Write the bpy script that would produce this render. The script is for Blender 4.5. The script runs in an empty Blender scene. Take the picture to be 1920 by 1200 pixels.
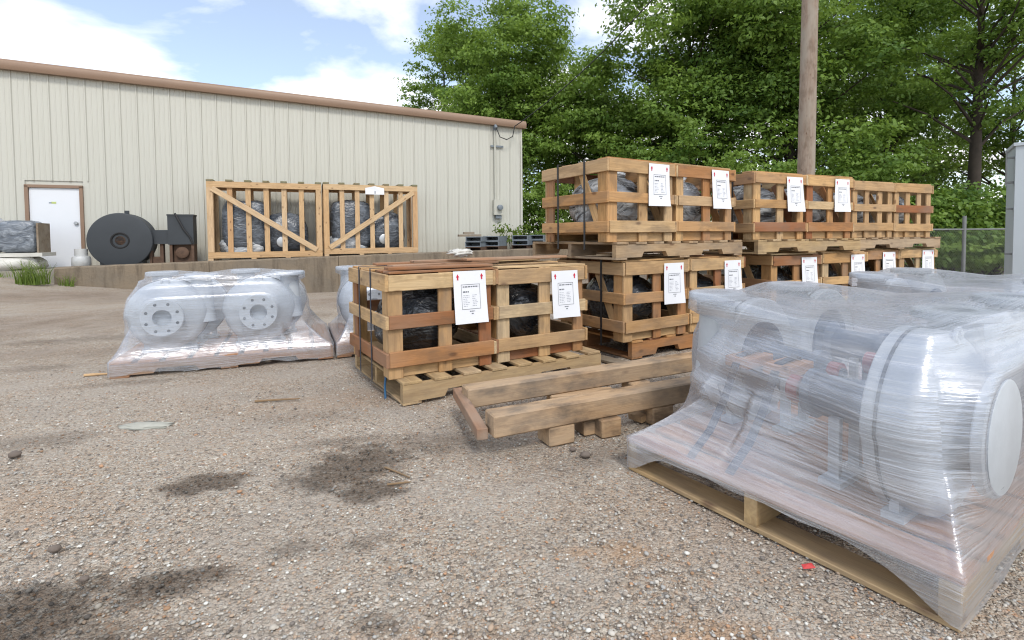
import bpy, math, random
import numpy as np
from mathutils import Matrix, Vector

sc = bpy.context.scene
COL = sc.collection
random.seed(7)
RNG = np.random.default_rng(11)

# ------------------------------------------------------------------ camera
F, PPX, PPY, EYE = 960.0, 960.0, 480.0, 0.85          # focal length / principal point in photo pixels, eye height in m
PITCH, ROLL = math.radians(2.2), math.radians(0.5)
CAMROT = Matrix.Rotation(math.pi / 2 - PITCH, 3, 'X') @ Matrix.Rotation(-ROLL, 3, 'Z')
cam = bpy.data.cameras.new('camera')
cam.sensor_width = 36.0
cam.lens = 36.0 * F / 1920.0
cam.shift_y = -(600.0 - PPY) / 1920.0
cam.clip_start, cam.clip_end = 0.05, 2000.0
camo = bpy.data.objects.new('camera', cam)
COL.objects.link(camo)
camo.matrix_world = Matrix.Translation((0, 0, EYE)) @ CAMROT.to_4x4()
sc.camera = camo

# ------------------------------------------------------------------ sky, sun, exposure
SUN_EL, SUN_AZ = math.radians(50), math.radians(160)   # azimuth clockwise from +Y: behind the camera, to the right
world = bpy.data.worlds.new('World')
sc.world = world
world.use_nodes = True
wn, wl = world.node_tree.nodes, world.node_tree.links
wn.clear()
def W(t, **k):
    n = wn.new(t)
    for a, b in k.items():
        setattr(n, a, b)
    return n
sky = W('ShaderNodeTexSky', sky_type='NISHITA', sun_disc=False)
sky.sun_elevation, sky.sun_rotation = SUN_EL, SUN_AZ
sky.air_density, sky.dust_density, sky.ozone_density = 1.0, 0.6, 1.0
tc = W('ShaderNodeTexCoord')
sep = W('ShaderNodeSeparateXYZ')
wl.new(tc.outputs['Generated'], sep.inputs[0])
den = W('ShaderNodeMath', operation='ADD'); den.inputs[1].default_value = 0.22
mx = W('ShaderNodeMath', operation='MAXIMUM'); mx.inputs[1].default_value = 0.0
wl.new(sep.outputs[2], mx.inputs[0]); wl.new(mx.outputs[0], den.inputs[0])
dx = W('ShaderNodeMath', operation='DIVIDE'); dy = W('ShaderNodeMath', operation='DIVIDE')
wl.new(sep.outputs[0], dx.inputs[0]); wl.new(den.outputs[0], dx.inputs[1])
wl.new(sep.outputs[1], dy.inputs[0]); wl.new(den.outputs[0], dy.inputs[1])
cmb = W('ShaderNodeCombineXYZ')
wl.new(dx.outputs[0], cmb.inputs[0]); wl.new(dy.outputs[0], cmb.inputs[1])
cmb.inputs[2].default_value = 21.3
cn = W('ShaderNodeTexNoise'); cn.inputs['Scale'].default_value = 1.55; cn.inputs['Detail'].default_value = 9
cn.inputs['Roughness'].default_value = 0.52; cn.inputs['Distortion'].default_value = 0.25
wl.new(cmb.outputs[0], cn.inputs['Vector'])
cr = W('ShaderNodeValToRGB')
cr.color_ramp.elements[0].position, cr.color_ramp.elements[1].position = 0.40, 0.57
wl.new(cn.outputs['Fac'], cr.inputs[0])
wmix = W('ShaderNodeMix', data_type='RGBA')
veil = W('ShaderNodeMath', operation='MAXIMUM'); veil.inputs[1].default_value = 0.16   # thin high haze everywhere
wl.new(cr.outputs[0], veil.inputs[0]); wl.new(veil.outputs[0], wmix.inputs[0])
wl.new(sky.outputs[0], wmix.inputs[6])
wmix.inputs[7].default_value = (7.6, 7.6, 7.6, 1)
bg = W('ShaderNodeBackground'); bg.inputs[1].default_value = 0.15
wl.new(wmix.outputs[2], bg.inputs[0])
wo = W('ShaderNodeOutputWorld')
wl.new(bg.outputs[0], wo.inputs[0])

sun = bpy.data.lights.new('sun', 'SUN')
sun.energy, sun.angle, sun.color = 1.5, math.radians(12), (1.0, 0.945, 0.86)
suno = bpy.data.objects.new('sun', sun)
COL.objects.link(suno)
sdir = Vector((math.sin(SUN_AZ) * math.cos(SUN_EL), math.cos(SUN_AZ) * math.cos(SUN_EL), math.sin(SUN_EL)))
suno.rotation_euler = sdir.to_track_quat('Z', 'Y').to_euler()
suno.location = sdir * 60

sc.view_settings.view_transform = 'Standard'
sc.view_settings.look = 'None'
sc.view_settings.exposure = 0.5
sc.view_settings.gamma = 1.0
sc.render.engine = 'CYCLES'
sc.cycles.use_denoising = True
sc.cycles.filter_width = 1.15
sc.cycles.max_bounces = 8
sc.cycles.transparent_max_bounces = 24
sc.cycles.caustics_reflective = sc.cycles.caustics_refractive = False

# ------------------------------------------------------------------ pixel -> place helpers
CM = np.array(CAMROT)
CP = np.array([0, 0, EYE])
def ray(x, y): return CM @ np.array([(x - PPX) / F, -(y - PPY) / F, -1.0])
def on_z(x, y, z=0.0):
    d = ray(x, y); return CP + d * ((z - EYE) / d[2])
def at_y(x, y, Y):
    d = ray(x, y); return CP + d * (Y / d[1])
def dirs(a):
    a = math.radians(a); d = np.array([math.sin(a), math.cos(a), 0.0]); return d, np.array([-d[1], d[0], 0.0])
def on_plane(x, y, P, dr):
    n = np.array([-dr[1], dr[0], 0]); d = ray(x, y)
    return CP + d * (((np.array([P[0], P[1], 0]) - CP) @ n) / (d @ n))
def rotz_of(a): return math.radians(90 - a)      # object x-axis along compass direction a

# ------------------------------------------------------------------ materials
def mat(name):
    m = bpy.data.materials.new(name); m.use_nodes = True
    nt = m.node_tree; nt.nodes.clear()
    o = nt.nodes.new('ShaderNodeOutputMaterial')
    return m, nt, o
def N(nt, t, **k):
    n = nt.nodes.new(t)
    ins = k.pop('ins', {})
    for a, b in k.items(): setattr(n, a, b)
    for a, b in ins.items():
        if hasattr(b, 'is_linked') or isinstance(b, bpy.types.NodeSocket): nt.links.new(b, n.inputs[a])
        else: n.inputs[a].default_value = b
    return n
def ramp(nt, fac, stops, interp='LINEAR'):
    r = nt.nodes.new('ShaderNodeValToRGB')
    cr = r.color_ramp; cr.interpolation = interp
    while len(cr.elements) < len(stops): cr.elements.new(0.5)
    for e, (p, c) in zip(cr.elements, stops):
        e.position = p; e.color = tuple(c) + (1,) if len(c) == 3 else c
    nt.links.new(fac, r.inputs[0])
    return r.outputs[0]
def mixc(nt, fac, a, b, blend='MIX'):
    n = nt.nodes.new('ShaderNodeMix'); n.data_type = 'RGBA'; n.blend_type = blend
    for i, v in ((0, fac), (6, a), (7, b)):
        if isinstance(v, bpy.types.NodeSocket): nt.links.new(v, n.inputs[i])
        elif isinstance(v, (int, float)): n.inputs[i].default_value = v
        else: n.inputs[i].default_value = tuple(v) + (1,) if len(v) == 3 else v
    return n.outputs[2]
def mth(nt, op, a, b=0.0, c=None, clamp=False):
    n = nt.nodes.new('ShaderNodeMath'); n.operation = op; n.use_clamp = clamp
    for i, v in enumerate((a, b) if c is None else (a, b, c)):
        if isinstance(v, bpy.types.NodeSocket): nt.links.new(v, n.inputs[i])
        else: n.inputs[i].default_value = v
    return n.outputs[0]
def noise(nt, vec, scale, detail=4, rough=0.55, dist=0.0):
    return N(nt, 'ShaderNodeTexNoise', ins={'Vector': vec, 'Scale': scale, 'Detail': detail, 'Roughness': rough, 'Distortion': dist}).outputs['Fac']
def objvec(nt, scale=(1, 1, 1), rnd=True, rot=(0, 0, 0)):
    t = N(nt, 'ShaderNodeTexCoord')
    v = t.outputs['Object']
    if rnd:
        oi = N(nt, 'ShaderNodeObjectInfo')
        k = N(nt, 'ShaderNodeVectorMath', operation='SCALE', ins={0: (37.0, 53.0, 71.0)})
        nt.links.new(oi.outputs['Random'], k.inputs['Scale'])
        ad = N(nt, 'ShaderNodeVectorMath', operation='ADD'); nt.links.new(v, ad.inputs[0]); nt.links.new(k.outputs[0], ad.inputs[1])
        v = ad.outputs[0]
    return N(nt, 'ShaderNodeMapping', ins={'Vector': v, 'Scale': scale, 'Rotation': rot}).outputs[0]
def worldvec(nt, scale=(1, 1, 1), rot=(0, 0, 0)):
    g = N(nt, 'ShaderNodeNewGeometry')
    return N(nt, 'ShaderNodeMapping', ins={'Vector': g.outputs['Position'], 'Scale': scale, 'Rotation': rot}).outputs[0]
def bump(nt, h, strength=0.3, dist=0.01):
    return N(nt, 'ShaderNodeBump', ins={'Height': h, 'Strength': strength, 'Distance': dist}).outputs[0]
def principled(nt, o, col, rough=0.6, metal=0.0, normal=None, spec=0.5):
    p = N(nt, 'ShaderNodeBsdfPrincipled')
    for key, v in (('Base Color', col), ('Roughness', rough), ('Metallic', metal), ('Specular IOR Level', spec)):
        if isinstance(v, bpy.types.NodeSocket): nt.links.new(v, p.inputs[key])
        elif isinstance(v, (int, float)): p.inputs[key].default_value = v
        else: p.inputs[key].default_value = tuple(v) + (1,)
    if normal is not None: nt.links.new(normal, p.inputs['Normal'])
    nt.links.new(p.outputs[0], o.inputs[0])
    return p

def wood_mat(name, stops, grey=0.15, dirt=0.35):
    m, nt, o = mat(name)
    oi = N(nt, 'ShaderNodeObjectInfo')
    base = ramp(nt, oi.outputs['Random'], stops, 'CONSTANT' if len(stops) > 4 else 'LINEAR')
    v = objvec(nt, (1.6, 22, 22))
    g = noise(nt, v, 2.2, 6, 0.62, 1.2)
    g2 = noise(nt, objvec(nt, (3, 120, 120)), 2.0, 3, 0.6)
    col = mixc(nt, ramp(nt, g, [(0.36, (0, 0, 0)), (0.62, (1, 1, 1))]), mixc(nt, 0.34, base, (0.17, 0.08, 0.03)), base)
    col = mixc(nt, mth(nt, 'MULTIPLY', g2, 0.35), col, mixc(nt, 0.5, col, (0.12, 0.06, 0.03)))
    # knots
    vk = N(nt, 'ShaderNodeTexVoronoi', ins={'Vector': objvec(nt, (5, 11, 11)), 'Scale': 1.0, 'Randomness': 1.0})
    kn = ramp(nt, vk.outputs['Distance'], [(0.07, (1, 1, 1)), (0.17, (0, 0, 0))])
    col = mixc(nt, mth(nt, 'MULTIPLY', kn, 0.75), col, (0.10, 0.04, 0.018))
    # weathering / grime patches
    d = noise(nt, objvec(nt, (3, 7, 7)), 1.7, 5, 0.6)
    col = mixc(nt, mth(nt, 'MULTIPLY', ramp(nt, d, [(0.46, (0, 0, 0)), (0.64, (1, 1, 1))]), dirt), col, (0.13, 0.09, 0.06))
    gr = noise(nt, objvec(nt, (1.3, 4, 4)), 1.1, 3)
    col = mixc(nt, mth(nt, 'MULTIPLY', ramp(nt, gr, [(0.45, (0, 0, 0)), (0.6, (1, 1, 1))]), grey), col, (0.33, 0.29, 0.24))
    principled(nt, o, col, 0.75, normal=bump(nt, mth(nt, 'ADD', g, g2), 0.35, 0.003), spec=0.25)
    return m
PAL = [(0.0, (0.636, 0.410, 0.187)), (0.17, (0.678, 0.497, 0.275)), (0.34, (0.530, 0.313, 0.132)), (0.5, (0.657, 0.432, 0.209)), (0.66, (0.445, 0.238, 0.105)), (0.78, (0.700, 0.529, 0.308)), (0.92, (0.318, 0.140, 0.061))]
RED = [(0.0, (0.594, 0.346, 0.154)), (0.2, (0.445, 0.216, 0.088)), (0.36, (0.657, 0.421, 0.198)), (0.55, (0.530, 0.292, 0.121)), (0.72, (0.329, 0.130, 0.055)), (0.84, (0.636, 0.432, 0.220))]
PINE = [(0.0, (0.68, 0.50, 0.30)), (0.4, (0.64, 0.42, 0.22)), (0.7, (0.70, 0.53, 0.34)), (1.0, (0.60, 0.37, 0.19))]
OLD = [(0.0, (0.47, 0.33, 0.19)), (0.4, (0.40, 0.28, 0.17)), (0.7, (0.50, 0.37, 0.23)), (1.0, (0.34, 0.21, 0.12))]
M_CRATE = wood_mat('crate_wood', PAL, 0.25, 0.45)
M_CRATE_RED = wood_mat('crate_wood_reddish', RED, 0.2, 0.45)
M_CRATE_PALE = wood_mat('crate_wood_pale', [(0, (0.58, 0.38, 0.19)), (0.5, (0.52, 0.33, 0.16)), (1, (0.61, 0.42, 0.23))], 0.15, 0.35)
M_PALLET = wood_mat('pallet_wood', OLD, 0.3, 0.5)
M_PALLET_NEW = wood_mat('pallet_wood_yellow', [(0, (0.56, 0.41, 0.22)), (0.5, (0.49, 0.35, 0.18)), (1, (0.59, 0.44, 0.26))], 0.2, 0.4)
M_DECK = wood_mat('pallet_deck_reddish', [(0, (0.55, 0.30, 0.17)), (0.5, (0.48, 0.24, 0.13)), (1, (0.60, 0.35, 0.21))], 0.1, 0.2)
M_PINE = wood_mat('pine_lumber', PINE, 0.05, 0.1)
M_BEAM = wood_mat('weathered_timber', [(0, (0.53, 0.37, 0.22)), (0.5, (0.50, 0.34, 0.20)), (1, (0.55, 0.39, 0.24))], 0.35, 0.9)
M_REDWOOD = wood_mat('reddish_board', [(0, (0.40, 0.22, 0.13)), (0.5, (0.44, 0.26, 0.16)), (1, (0.36, 0.19, 0.11))], 0.35, 0.4)
M_GREYWOOD = wood_mat('grey_board', [(0, (0.22, 0.19, 0.14)), (1, (0.30, 0.25, 0.19))], 0.4, 0.4)

def plain(name, col, rough=0.5, metal=0.0, var=0.15, scale=6, bmp=0.0):
    m, nt, o = mat(name)
    nz = noise(nt, objvec(nt), scale, 6, 0.6)
    c = mixc(nt, mth(nt, 'MULTIPLY', ramp(nt, nz, [(0.35, (0, 0, 0)), (0.7, (1, 1, 1))]), var), col, tuple(x * 0.35 for x in col))
    nm = bump(nt, noise(nt, objvec(nt), scale * 12, 3), bmp, 0.003) if bmp else None
    principled(nt, o, c, rough, metal, nm)
    return m
M_PUMP = plain('grey_pump_paint', (0.46, 0.50, 0.545), 0.42, 0.0, 0.18, 9, 0.2)
M_PUMP_DARK = plain('pump_bore_dark', (0.10, 0.115, 0.13), 0.6)
M_MOTOR_BLUE = plain('blue_grey_motor_paint', (0.10, 0.14, 0.20), 0.45)
M_STRAP_DARK = plain('black_strap', (0.018, 0.018, 0.02), 0.45)
M_STRAP_BLUE = plain('blue_strap', (0.03, 0.12, 0.25), 0.45)
M_STRAP_NAVY = plain('navy_strap', (0.012, 0.02, 0.04), 0.45)
M_REDPAINT = plain('red_paint', (0.28, 0.03, 0.035), 0.5)
M_BLACK = plain('charcoal_paint', (0.035, 0.042, 0.05), 0.55, 0.0, 0.2, 3)
M_DARKHOLE = plain('dark_recess', (0.012, 0.012, 0.013), 0.8)
M_RUST = plain('rusty_steel', (0.12, 0.07, 0.045), 0.8, 0.0, 0.6, 14)
M_STEEL = plain('galvanised_steel', (0.50, 0.52, 0.54), 0.45, 0.6, 0.25, 8)
M_GREYSTEEL = plain('grey_painted_steel', (0.20, 0.235, 0.27), 0.55, 0.1, 0.35, 6)
M_TANK = plain('silver_tank_paint', (0.55, 0.56, 0.56), 0.4, 0.3, 0.3, 7)
M_TRIM = plain('brown_trim_paint', (0.26, 0.17, 0.115), 0.5, 0.0, 0.15, 1.5)
M_DOOR = plain('white_door_paint', (0.72, 0.75, 0.80), 0.5, 0.0, 0.05, 2)
M_PAPERRED = plain('red_print', (0.55, 0.02, 0.05), 0.7, 0, 0)
M_INK = plain('grey_print', (0.16, 0.17, 0.20), 0.8, 0, 0)
M_INKFAINT = plain('faint_print', (0.38, 0.40, 0.45), 0.8, 0, 0)
M_PAPER = plain('white_paper', (0.78, 0.80, 0.84), 0.7, 0, 0.03, 10)
M_WHITEBAG = plain('white_plastic_sheet', (0.62, 0.61, 0.57), 0.5, 0, 0.3, 5, 0.3)
M_CABINET = plain('cabinet_paint', (0.44, 0.49, 0.53), 0.5, 0.05, 0.1, 1.5)
M_BARK = plain('tree_bark', (0.055, 0.042, 0.032), 0.9, 0, 0.6, 5, 0.6)
M_CABLE = plain('cable_black', (0.02, 0.02, 0.022), 0.6, 0, 0)
M_BEIGE = plain('beige_meter_paint', (0.50, 0.50, 0.44), 0.5, 0, 0.1, 8)
M_STONE = plain('loose_stone', (0.16, 0.13, 0.11), 0.9, 0, 0.3, 30)
M_STICK = plain('dry_stick', (0.24, 0.16, 0.09), 0.9, 0, 0.3, 30)
M_CLOTHRED = plain('red_scrap', (0.55, 0.06, 0.06), 0.7, 0, 0.1)

# metal wall panels
def m_panel():
    m, nt, o = mat('cream_wall_panel')
    v = worldvec(nt, (1, 1, 0.25))
    nz = noise(nt, v, 1.3, 5)
    c = mixc(nt, mth(nt, 'MULTIPLY', nz, 0.22), (0.53, 0.53, 0.475), (0.44, 0.44, 0.395))
    st = noise(nt, worldvec(nt, (9, 9, 0.35)), 2.0, 4)
    c = mixc(nt, mth(nt, 'MULTIPLY', ramp(nt, st, [(0.5, (0, 0, 0)), (0.8, (1, 1, 1))]), 0.18), c, (0.36, 0.34, 0.28))
    gz = N(nt, 'ShaderNodeNewGeometry'); sz = N(nt, 'ShaderNodeSeparateXYZ', ins={0: gz.outputs['Position']})
    spl = N(nt, 'ShaderNodeMapRange', ins={'Value': mth(nt, 'ADD', sz.outputs[2], mth(nt, 'MULTIPLY', noise(nt, worldvec(nt), 3.0, 5), 0.9)), 'From Min': 1.5, 'From Max': 0.7, 'To Min': 0.0, 'To Max': 0.3}).outputs[0]
    c = mixc(nt, spl, c, (0.27, 0.22, 0.16))
    principled(nt, o, c, 0.45, normal=bump(nt, nz, 0.15, 0.02))
    return m
M_PANEL = m_panel()

def m_concrete():
    m, nt, o = mat('stained_concrete')
    n1 = noise(nt, worldvec(nt), 1.2, 6, 0.65)
    n2 = noise(nt, worldvec(nt, (6, 6, 0.8)), 1.4, 6, 0.65)
    n3 = noise(nt, worldvec(nt), 22, 4)
    c = mixc(nt, ramp(nt, n1, [(0.35, (0, 0, 0)), (0.65, (1, 1, 1))]), (0.235, 0.185, 0.13), (0.17, 0.145, 0.115))
    c = mixc(nt, ramp(nt, n2, [(0.48, (0, 0, 0)), (0.68, (0.8, 0.8, 0.8))]), c, (0.075, 0.06, 0.047))
    c = mixc(nt, mth(nt, 'MULTIPLY', n3, 0.3), c, (0.30, 0.25, 0.19))
    principled(nt, o, c, 0.9, normal=bump(nt, n3, 0.5, 0.02), spec=0.2)
    return m
M_CONC = m_concrete()
def m_dock():
    m, nt, o = mat('dock_concrete')
    n1 = noise(nt, worldvec(nt), 1.5, 6, 0.65)
    c = mixc(nt, n1, (0.24, 0.22, 0.19), (0.34, 0.32, 0.28))
    principled(nt, o, c, 0.9)
    return m
M_DOCK = m_dock()

# gravel yard
def m_ground():
    m, nt, o = mat('gravel_yard')
    at = N(nt, 'ShaderNodeAttribute', attribute_name='stain')
    sepc = N(nt, 'ShaderNodeSeparateColor'); nt.links.new(at.outputs['Color'], sepc.inputs[0])
    dark, tan, dirtb = sepc.outputs[0], sepc.outputs[1], sepc.outputs[2]
    w = worldvec(nt)
    wob = noise(nt, w, 60, 2)
    vv = N(nt, 'ShaderNodeVectorMath', operation='ADD'); nt.links.new(w, vv.inputs[0])
    sc_ = N(nt, 'ShaderNodeVectorMath', operation='SCALE', ins={'Scale': 0.008})
    nt.links.new(N(nt, 'ShaderNodeTexNoise', ins={'Vector': w, 'Scale': 55.0}).outputs['Color'], sc_.inputs[0]); nt.links.new(sc_.outputs[0], vv.inputs[1])
    v1 = N(nt, 'ShaderNodeTexVoronoi', ins={'Vector': vv.outputs[0], 'Scale': 95.0})
    v2 = N(nt, 'ShaderNodeTexVoronoi', ins={'Vector': vv.outputs[0], 'Scale': 210.0})
    s1 = N(nt, 'ShaderNodeSeparateColor'); nt.links.new(v1.outputs['Color'], s1.inputs[0])
    s2 = N(nt, 'ShaderNodeSeparateColor'); nt.links.new(v2.outputs['Color'], s2.inputs[0])
    stops = [(0.0, (0.151, 0.136, 0.119)), (0.18, (0.292, 0.254, 0.215)), (0.38, (0.432, 0.395, 0.339)), (0.55, (0.389, 0.299, 0.226)), (0.7, (0.508, 0.475, 0.418)), (0.86, (0.356, 0.350, 0.333)), (0.96, (0.648, 0.644, 0.599)), (1.0, (0.432, 0.249, 0.147))]
    c1 = ramp(nt, s1.outputs[0], stops)
    c2 = ramp(nt, s2.outputs[1], stops)
    big = noise(nt, w, 9, 5, 0.6)
    c = mixc(nt, ramp(nt, s1.outputs[2], [(0.45, (0, 0, 0)), (0.55, (1, 1, 1))]), c2, c1)
    c = mixc(nt, 0.06, c, (0.38, 0.33, 0.28))
    c = mixc(nt, 1.0, c, (1.04, 0.995, 0.945), 'MULTIPLY')
    # slow tonal drift: dusty pale and brown earthy zones
    slow = noise(nt, w, 0.9, 5, 0.6)
    c = mixc(nt, mth(nt, 'MULTIPLY', ramp(nt, slow, [(0.42, (0, 0, 0)), (0.68, (1, 1, 1))]), 0.35), c, (0.33, 0.25, 0.19))
    mid = noise(nt, w, 4.5, 6, 0.65)
    c = mixc(nt, mth(nt, 'MULTIPLY', ramp(nt, mid, [(0.55, (0, 0, 0)), (0.75, (1, 1, 1))]), 0.4), c, mixc(nt, 0.6, c, (0.10, 0.08, 0.065)))
    c = mixc(nt, mth(nt, 'MULTIPLY', ramp(nt, mid, [(0.25, (1, 1, 1)), (0.42, (0, 0, 0))]), 0.35), c, (0.48, 0.44, 0.40))
    dust = noise(nt, w, 2.3, 6, 0.62)
    c = mixc(nt, mth(nt, 'MULTIPLY', ramp(nt, dust, [(0.46, (0, 0, 0)), (0.60, (1, 1, 1))]), 0.5), c, (0.43, 0.385, 0.335))
    # oil stains, sandy patches, brown dirt
    c = mixc(nt, mth(nt, 'MULTIPLY', mth(nt, 'MULTIPLY', dirtb, ramp(nt, noise(nt, w, 1.7, 6, 0.65), [(0.30, (0.25, 0.25, 0.25)), (0.62, (1, 1, 1))])), 0.95), c, mixc(nt, 0.55, c, (0.135, 0.085, 0.055)))
    c = mixc(nt, mth(nt, 'MULTIPLY', tan, 0.75), c, (0.44, 0.29, 0.18))
    c = mixc(nt, mth(nt, 'MULTIPLY', mth(nt, 'MULTIPLY', dark, mth(nt, 'MULTIPLY_ADD', noise(nt, w, 75, 3, 0.6), 1.3, 0.32, clamp=True)), 0.95), c, mixc(nt, 0.78, c, (0.062, 0.042, 0.028)))
    h = mth(nt, 'ADD', mth(nt, 'MULTIPLY', v1.outputs['Distance'], -1.0), mth(nt, 'MULTIPLY', v2.outputs['Distance'], -0.5))
    principled(nt, o, c, 0.9, normal=bump(nt, h, 1.0, 0.009), spec=0.2)
    return m
M_GROUND = m_ground()
def m_pebble():
    m, nt, o = mat('pebbles')
    at = N(nt, 'ShaderNodeAttribute', attribute_name='tint')
    principled(nt, o, at.outputs['Color'], 0.85, spec=0.25)
    return m
M_PEBBLE = m_pebble()

# leaves
def m_leaf(name, dark, lightc, trans=0.5):
    m, nt, o = mat(name)
    at = N(nt, 'ShaderNodeAttribute', attribute_name='tint')
    s = N(nt, 'ShaderNodeSeparateColor'); nt.links.new(at.outputs['Color'], s.inputs[0])
    c = ramp(nt, s.outputs[0], [(0.0, dark), (1.0, lightc)])
    d = N(nt, 'ShaderNodeBsdfPrincipled', ins={'Roughness': 0.5, 'Specular IOR Level': 0.35})
    nt.links.new(c, d.inputs['Base Color'])
    t = N(nt, 'ShaderNodeBsdfTranslucent')
    nt.links.new(mixc(nt, 0.5, c, (0.16, 0.22, 0.02)), t.inputs[0])
    mx = N(nt, 'ShaderNodeMixShader', ins={0: trans})
    nt.links.new(d.outputs[0], mx.inputs[1]); nt.links.new(t.outputs[0], mx.inputs[2]); nt.links.new(mx.outputs[0], o.inputs[0])
    return m
M_LEAF_A = m_leaf('leaves_bright', (0.10, 0.20, 0.035), (0.31, 0.46, 0.09))
M_LEAF_B = m_leaf('leaves_mid', (0.08, 0.175, 0.032), (0.27, 0.41, 0.08))
M_LEAF_C = m_leaf('leaves_deep', (0.065, 0.15, 0.03), (0.25, 0.39, 0.075))
M_LEAF_D = m_leaf('leaves_yellow', (0.07, 0.13, 0.018), (0.20, 0.29, 0.04))
M_GRASS = m_leaf('grass_blades', (0.10, 0.17, 0.03), (0.28, 0.38, 0.09))

# clear stretch film
def m_film(name, a0, a1, tint=(0.86, 0.90, 0.97), gloss=0.45, su=2.6, sv=62.0, foot=0.16):
    m, nt, o = mat(name)
    t = N(nt, 'ShaderNodeTexCoord')
    u1 = N(nt, 'ShaderNodeMapping', ins={'Vector': t.outputs['UV'], 'Scale': (su, sv, 1), 'Rotation': (0, 0, 0.05)}).outputs[0]
    u2 = N(nt, 'ShaderNodeMapping', ins={'Vector': t.outputs['UV'], 'Scale': (su * 1.6, sv * 2.2, 1), 'Rotation': (0, 0, -0.09)}).outputs[0]
    u3 = N(nt, 'ShaderNodeMapping', ins={'Vector': t.outputs['UV'], 'Scale': (1.6, 7.0, 1), 'Rotation': (0, 0, 0.12)}).outputs[0]
    n1 = noise(nt, u1, 1.0, 5, 0.65, 0.3)
    n2 = noise(nt, u2, 1.0, 3, 0.6, 0.2)
    n3 = noise(nt, u3, 1.4, 5, 0.6, 0.4)
    u4 = N(nt, 'ShaderNodeMapping', ins={'Vector': t.outputs['UV'], 'Scale': (9.0, 60.0, 1), 'Rotation': (0, 0, 0.75)}).outputs[0]
    n4 = ramp(nt, noise(nt, u4, 1.0, 4, 0.6), [(0.55, (0, 0, 0)), (0.72, (1, 1, 1))])
    msk = ramp(nt, noise(nt, t.outputs['UV'], 3.0, 3), [(0.5, (0, 0, 0)), (0.62, (1, 1, 1))])
    s = mth(nt, 'ADD', mth(nt, 'ADD', mth(nt, 'MULTIPLY', n1, 0.5), mth(nt, 'MULTIPLY', mth(nt, 'MULTIPLY', n4, msk), 0.16)), mth(nt, 'ADD', mth(nt, 'MULTIPLY', n2, 0.25), mth(nt, 'MULTIPLY', n3, 0.35)))
    fac = N(nt, 'ShaderNodeMapRange', ins={'Value': s, 'From Min': 0.46, 'From Max': 0.67, 'To Min': a0, 'To Max': a1}).outputs[0]
    lw = N(nt, 'ShaderNodeLayerWeight', ins={'Blend': 0.35})
    fac = mth(nt, 'ADD', fac, mth(nt, 'MULTIPLY', lw.outputs['Facing'], 0.25), clamp=True)
    # overlapping turns of the web: each band a little more or less hazy
    sb = N(nt, 'ShaderNodeSeparateXYZ', ins={0: t.outputs['UV']})
    bnd = mth(nt, 'FLOOR', mth(nt, 'DIVIDE', mth(nt, 'ADD', sb.outputs[1], mth(nt, 'ADD', mth(nt, 'MULTIPLY', sb.outputs[0], 0.035), mth(nt, 'MULTIPLY', n3, 0.05))), 0.085))
    wnz = N(nt, 'ShaderNodeTexWhiteNoise', noise_dimensions='1D'); nt.links.new(bnd, wnz.inputs['W'])
    fac = mth(nt, 'ADD', fac, mth(nt, 'MULTIPLY', wnz.outputs['Value'], 0.10), clamp=True)
    # more turns of film round the foot of the load
    sx = N(nt, 'ShaderNodeSeparateXYZ', ins={0: t.outputs['UV']})
    low = N(nt, 'ShaderNodeMapRange', ins={'Value': sx.outputs[1], 'From Min': 0.30, 'From Max': 0.11, 'To Min': 0.0, 'To Max': foot}).outputs[0]
    fac = mth(nt, 'ADD', fac, low, clamp=True)
    nb = bump(nt, mth(nt, 'ADD', n1, n2), 0.28, 0.010)
    dif = N(nt, 'ShaderNodeBsdfDiffuse', ins={'Color': tuple(x * 0.8 for x in tint) + (1,)}); nt.links.new(nb, dif.inputs['Normal'])
    trl = N(nt, 'ShaderNodeBsdfTranslucent', ins={'Color': tuple(x * 0.85 for x in tint) + (1,)})
    gl = N(nt, 'ShaderNodeBsdfGlossy', ins={'Color': (0.9, 0.93, 1, 1), 'Roughness': 0.24}); nt.links.new(nb, gl.inputs['Normal'])
    m1 = N(nt, 'ShaderNodeMixShader', ins={0: 0.45}); nt.links.new(dif.outputs[0], m1.inputs[1]); nt.links.new(trl.outputs[0], m1.inputs[2])
    m2 = N(nt, 'ShaderNodeMixShader', ins={0: gloss}); nt.links.new(m1.outputs[0], m2.inputs[1]); nt.links.new(gl.outputs[0], m2.inputs[2])
    tr = N(nt, 'ShaderNodeBsdfTransparent', ins={'Color': (0.97, 0.98, 1, 1)})
    mx = N(nt, 'ShaderNodeMixShader'); nt.links.new(fac, mx.inputs[0]); nt.links.new(tr.outputs[0], mx.inputs[1]); nt.links.new(m2.outputs[0], mx.inputs[2])
    nt.links.new(mx.outputs[0], o.inputs[0])
    return m
M_FILM = m_film('stretch_film', 0.22, 0.52, foot=0.03)
M_FILM_MILKY = m_film('stretch_film_milky', 0.10, 0.30, foot=0.16)
M_FILM_CLEAR = m_film('stretch_film_clear', 0.12, 0.55, su=9, sv=40)

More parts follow.
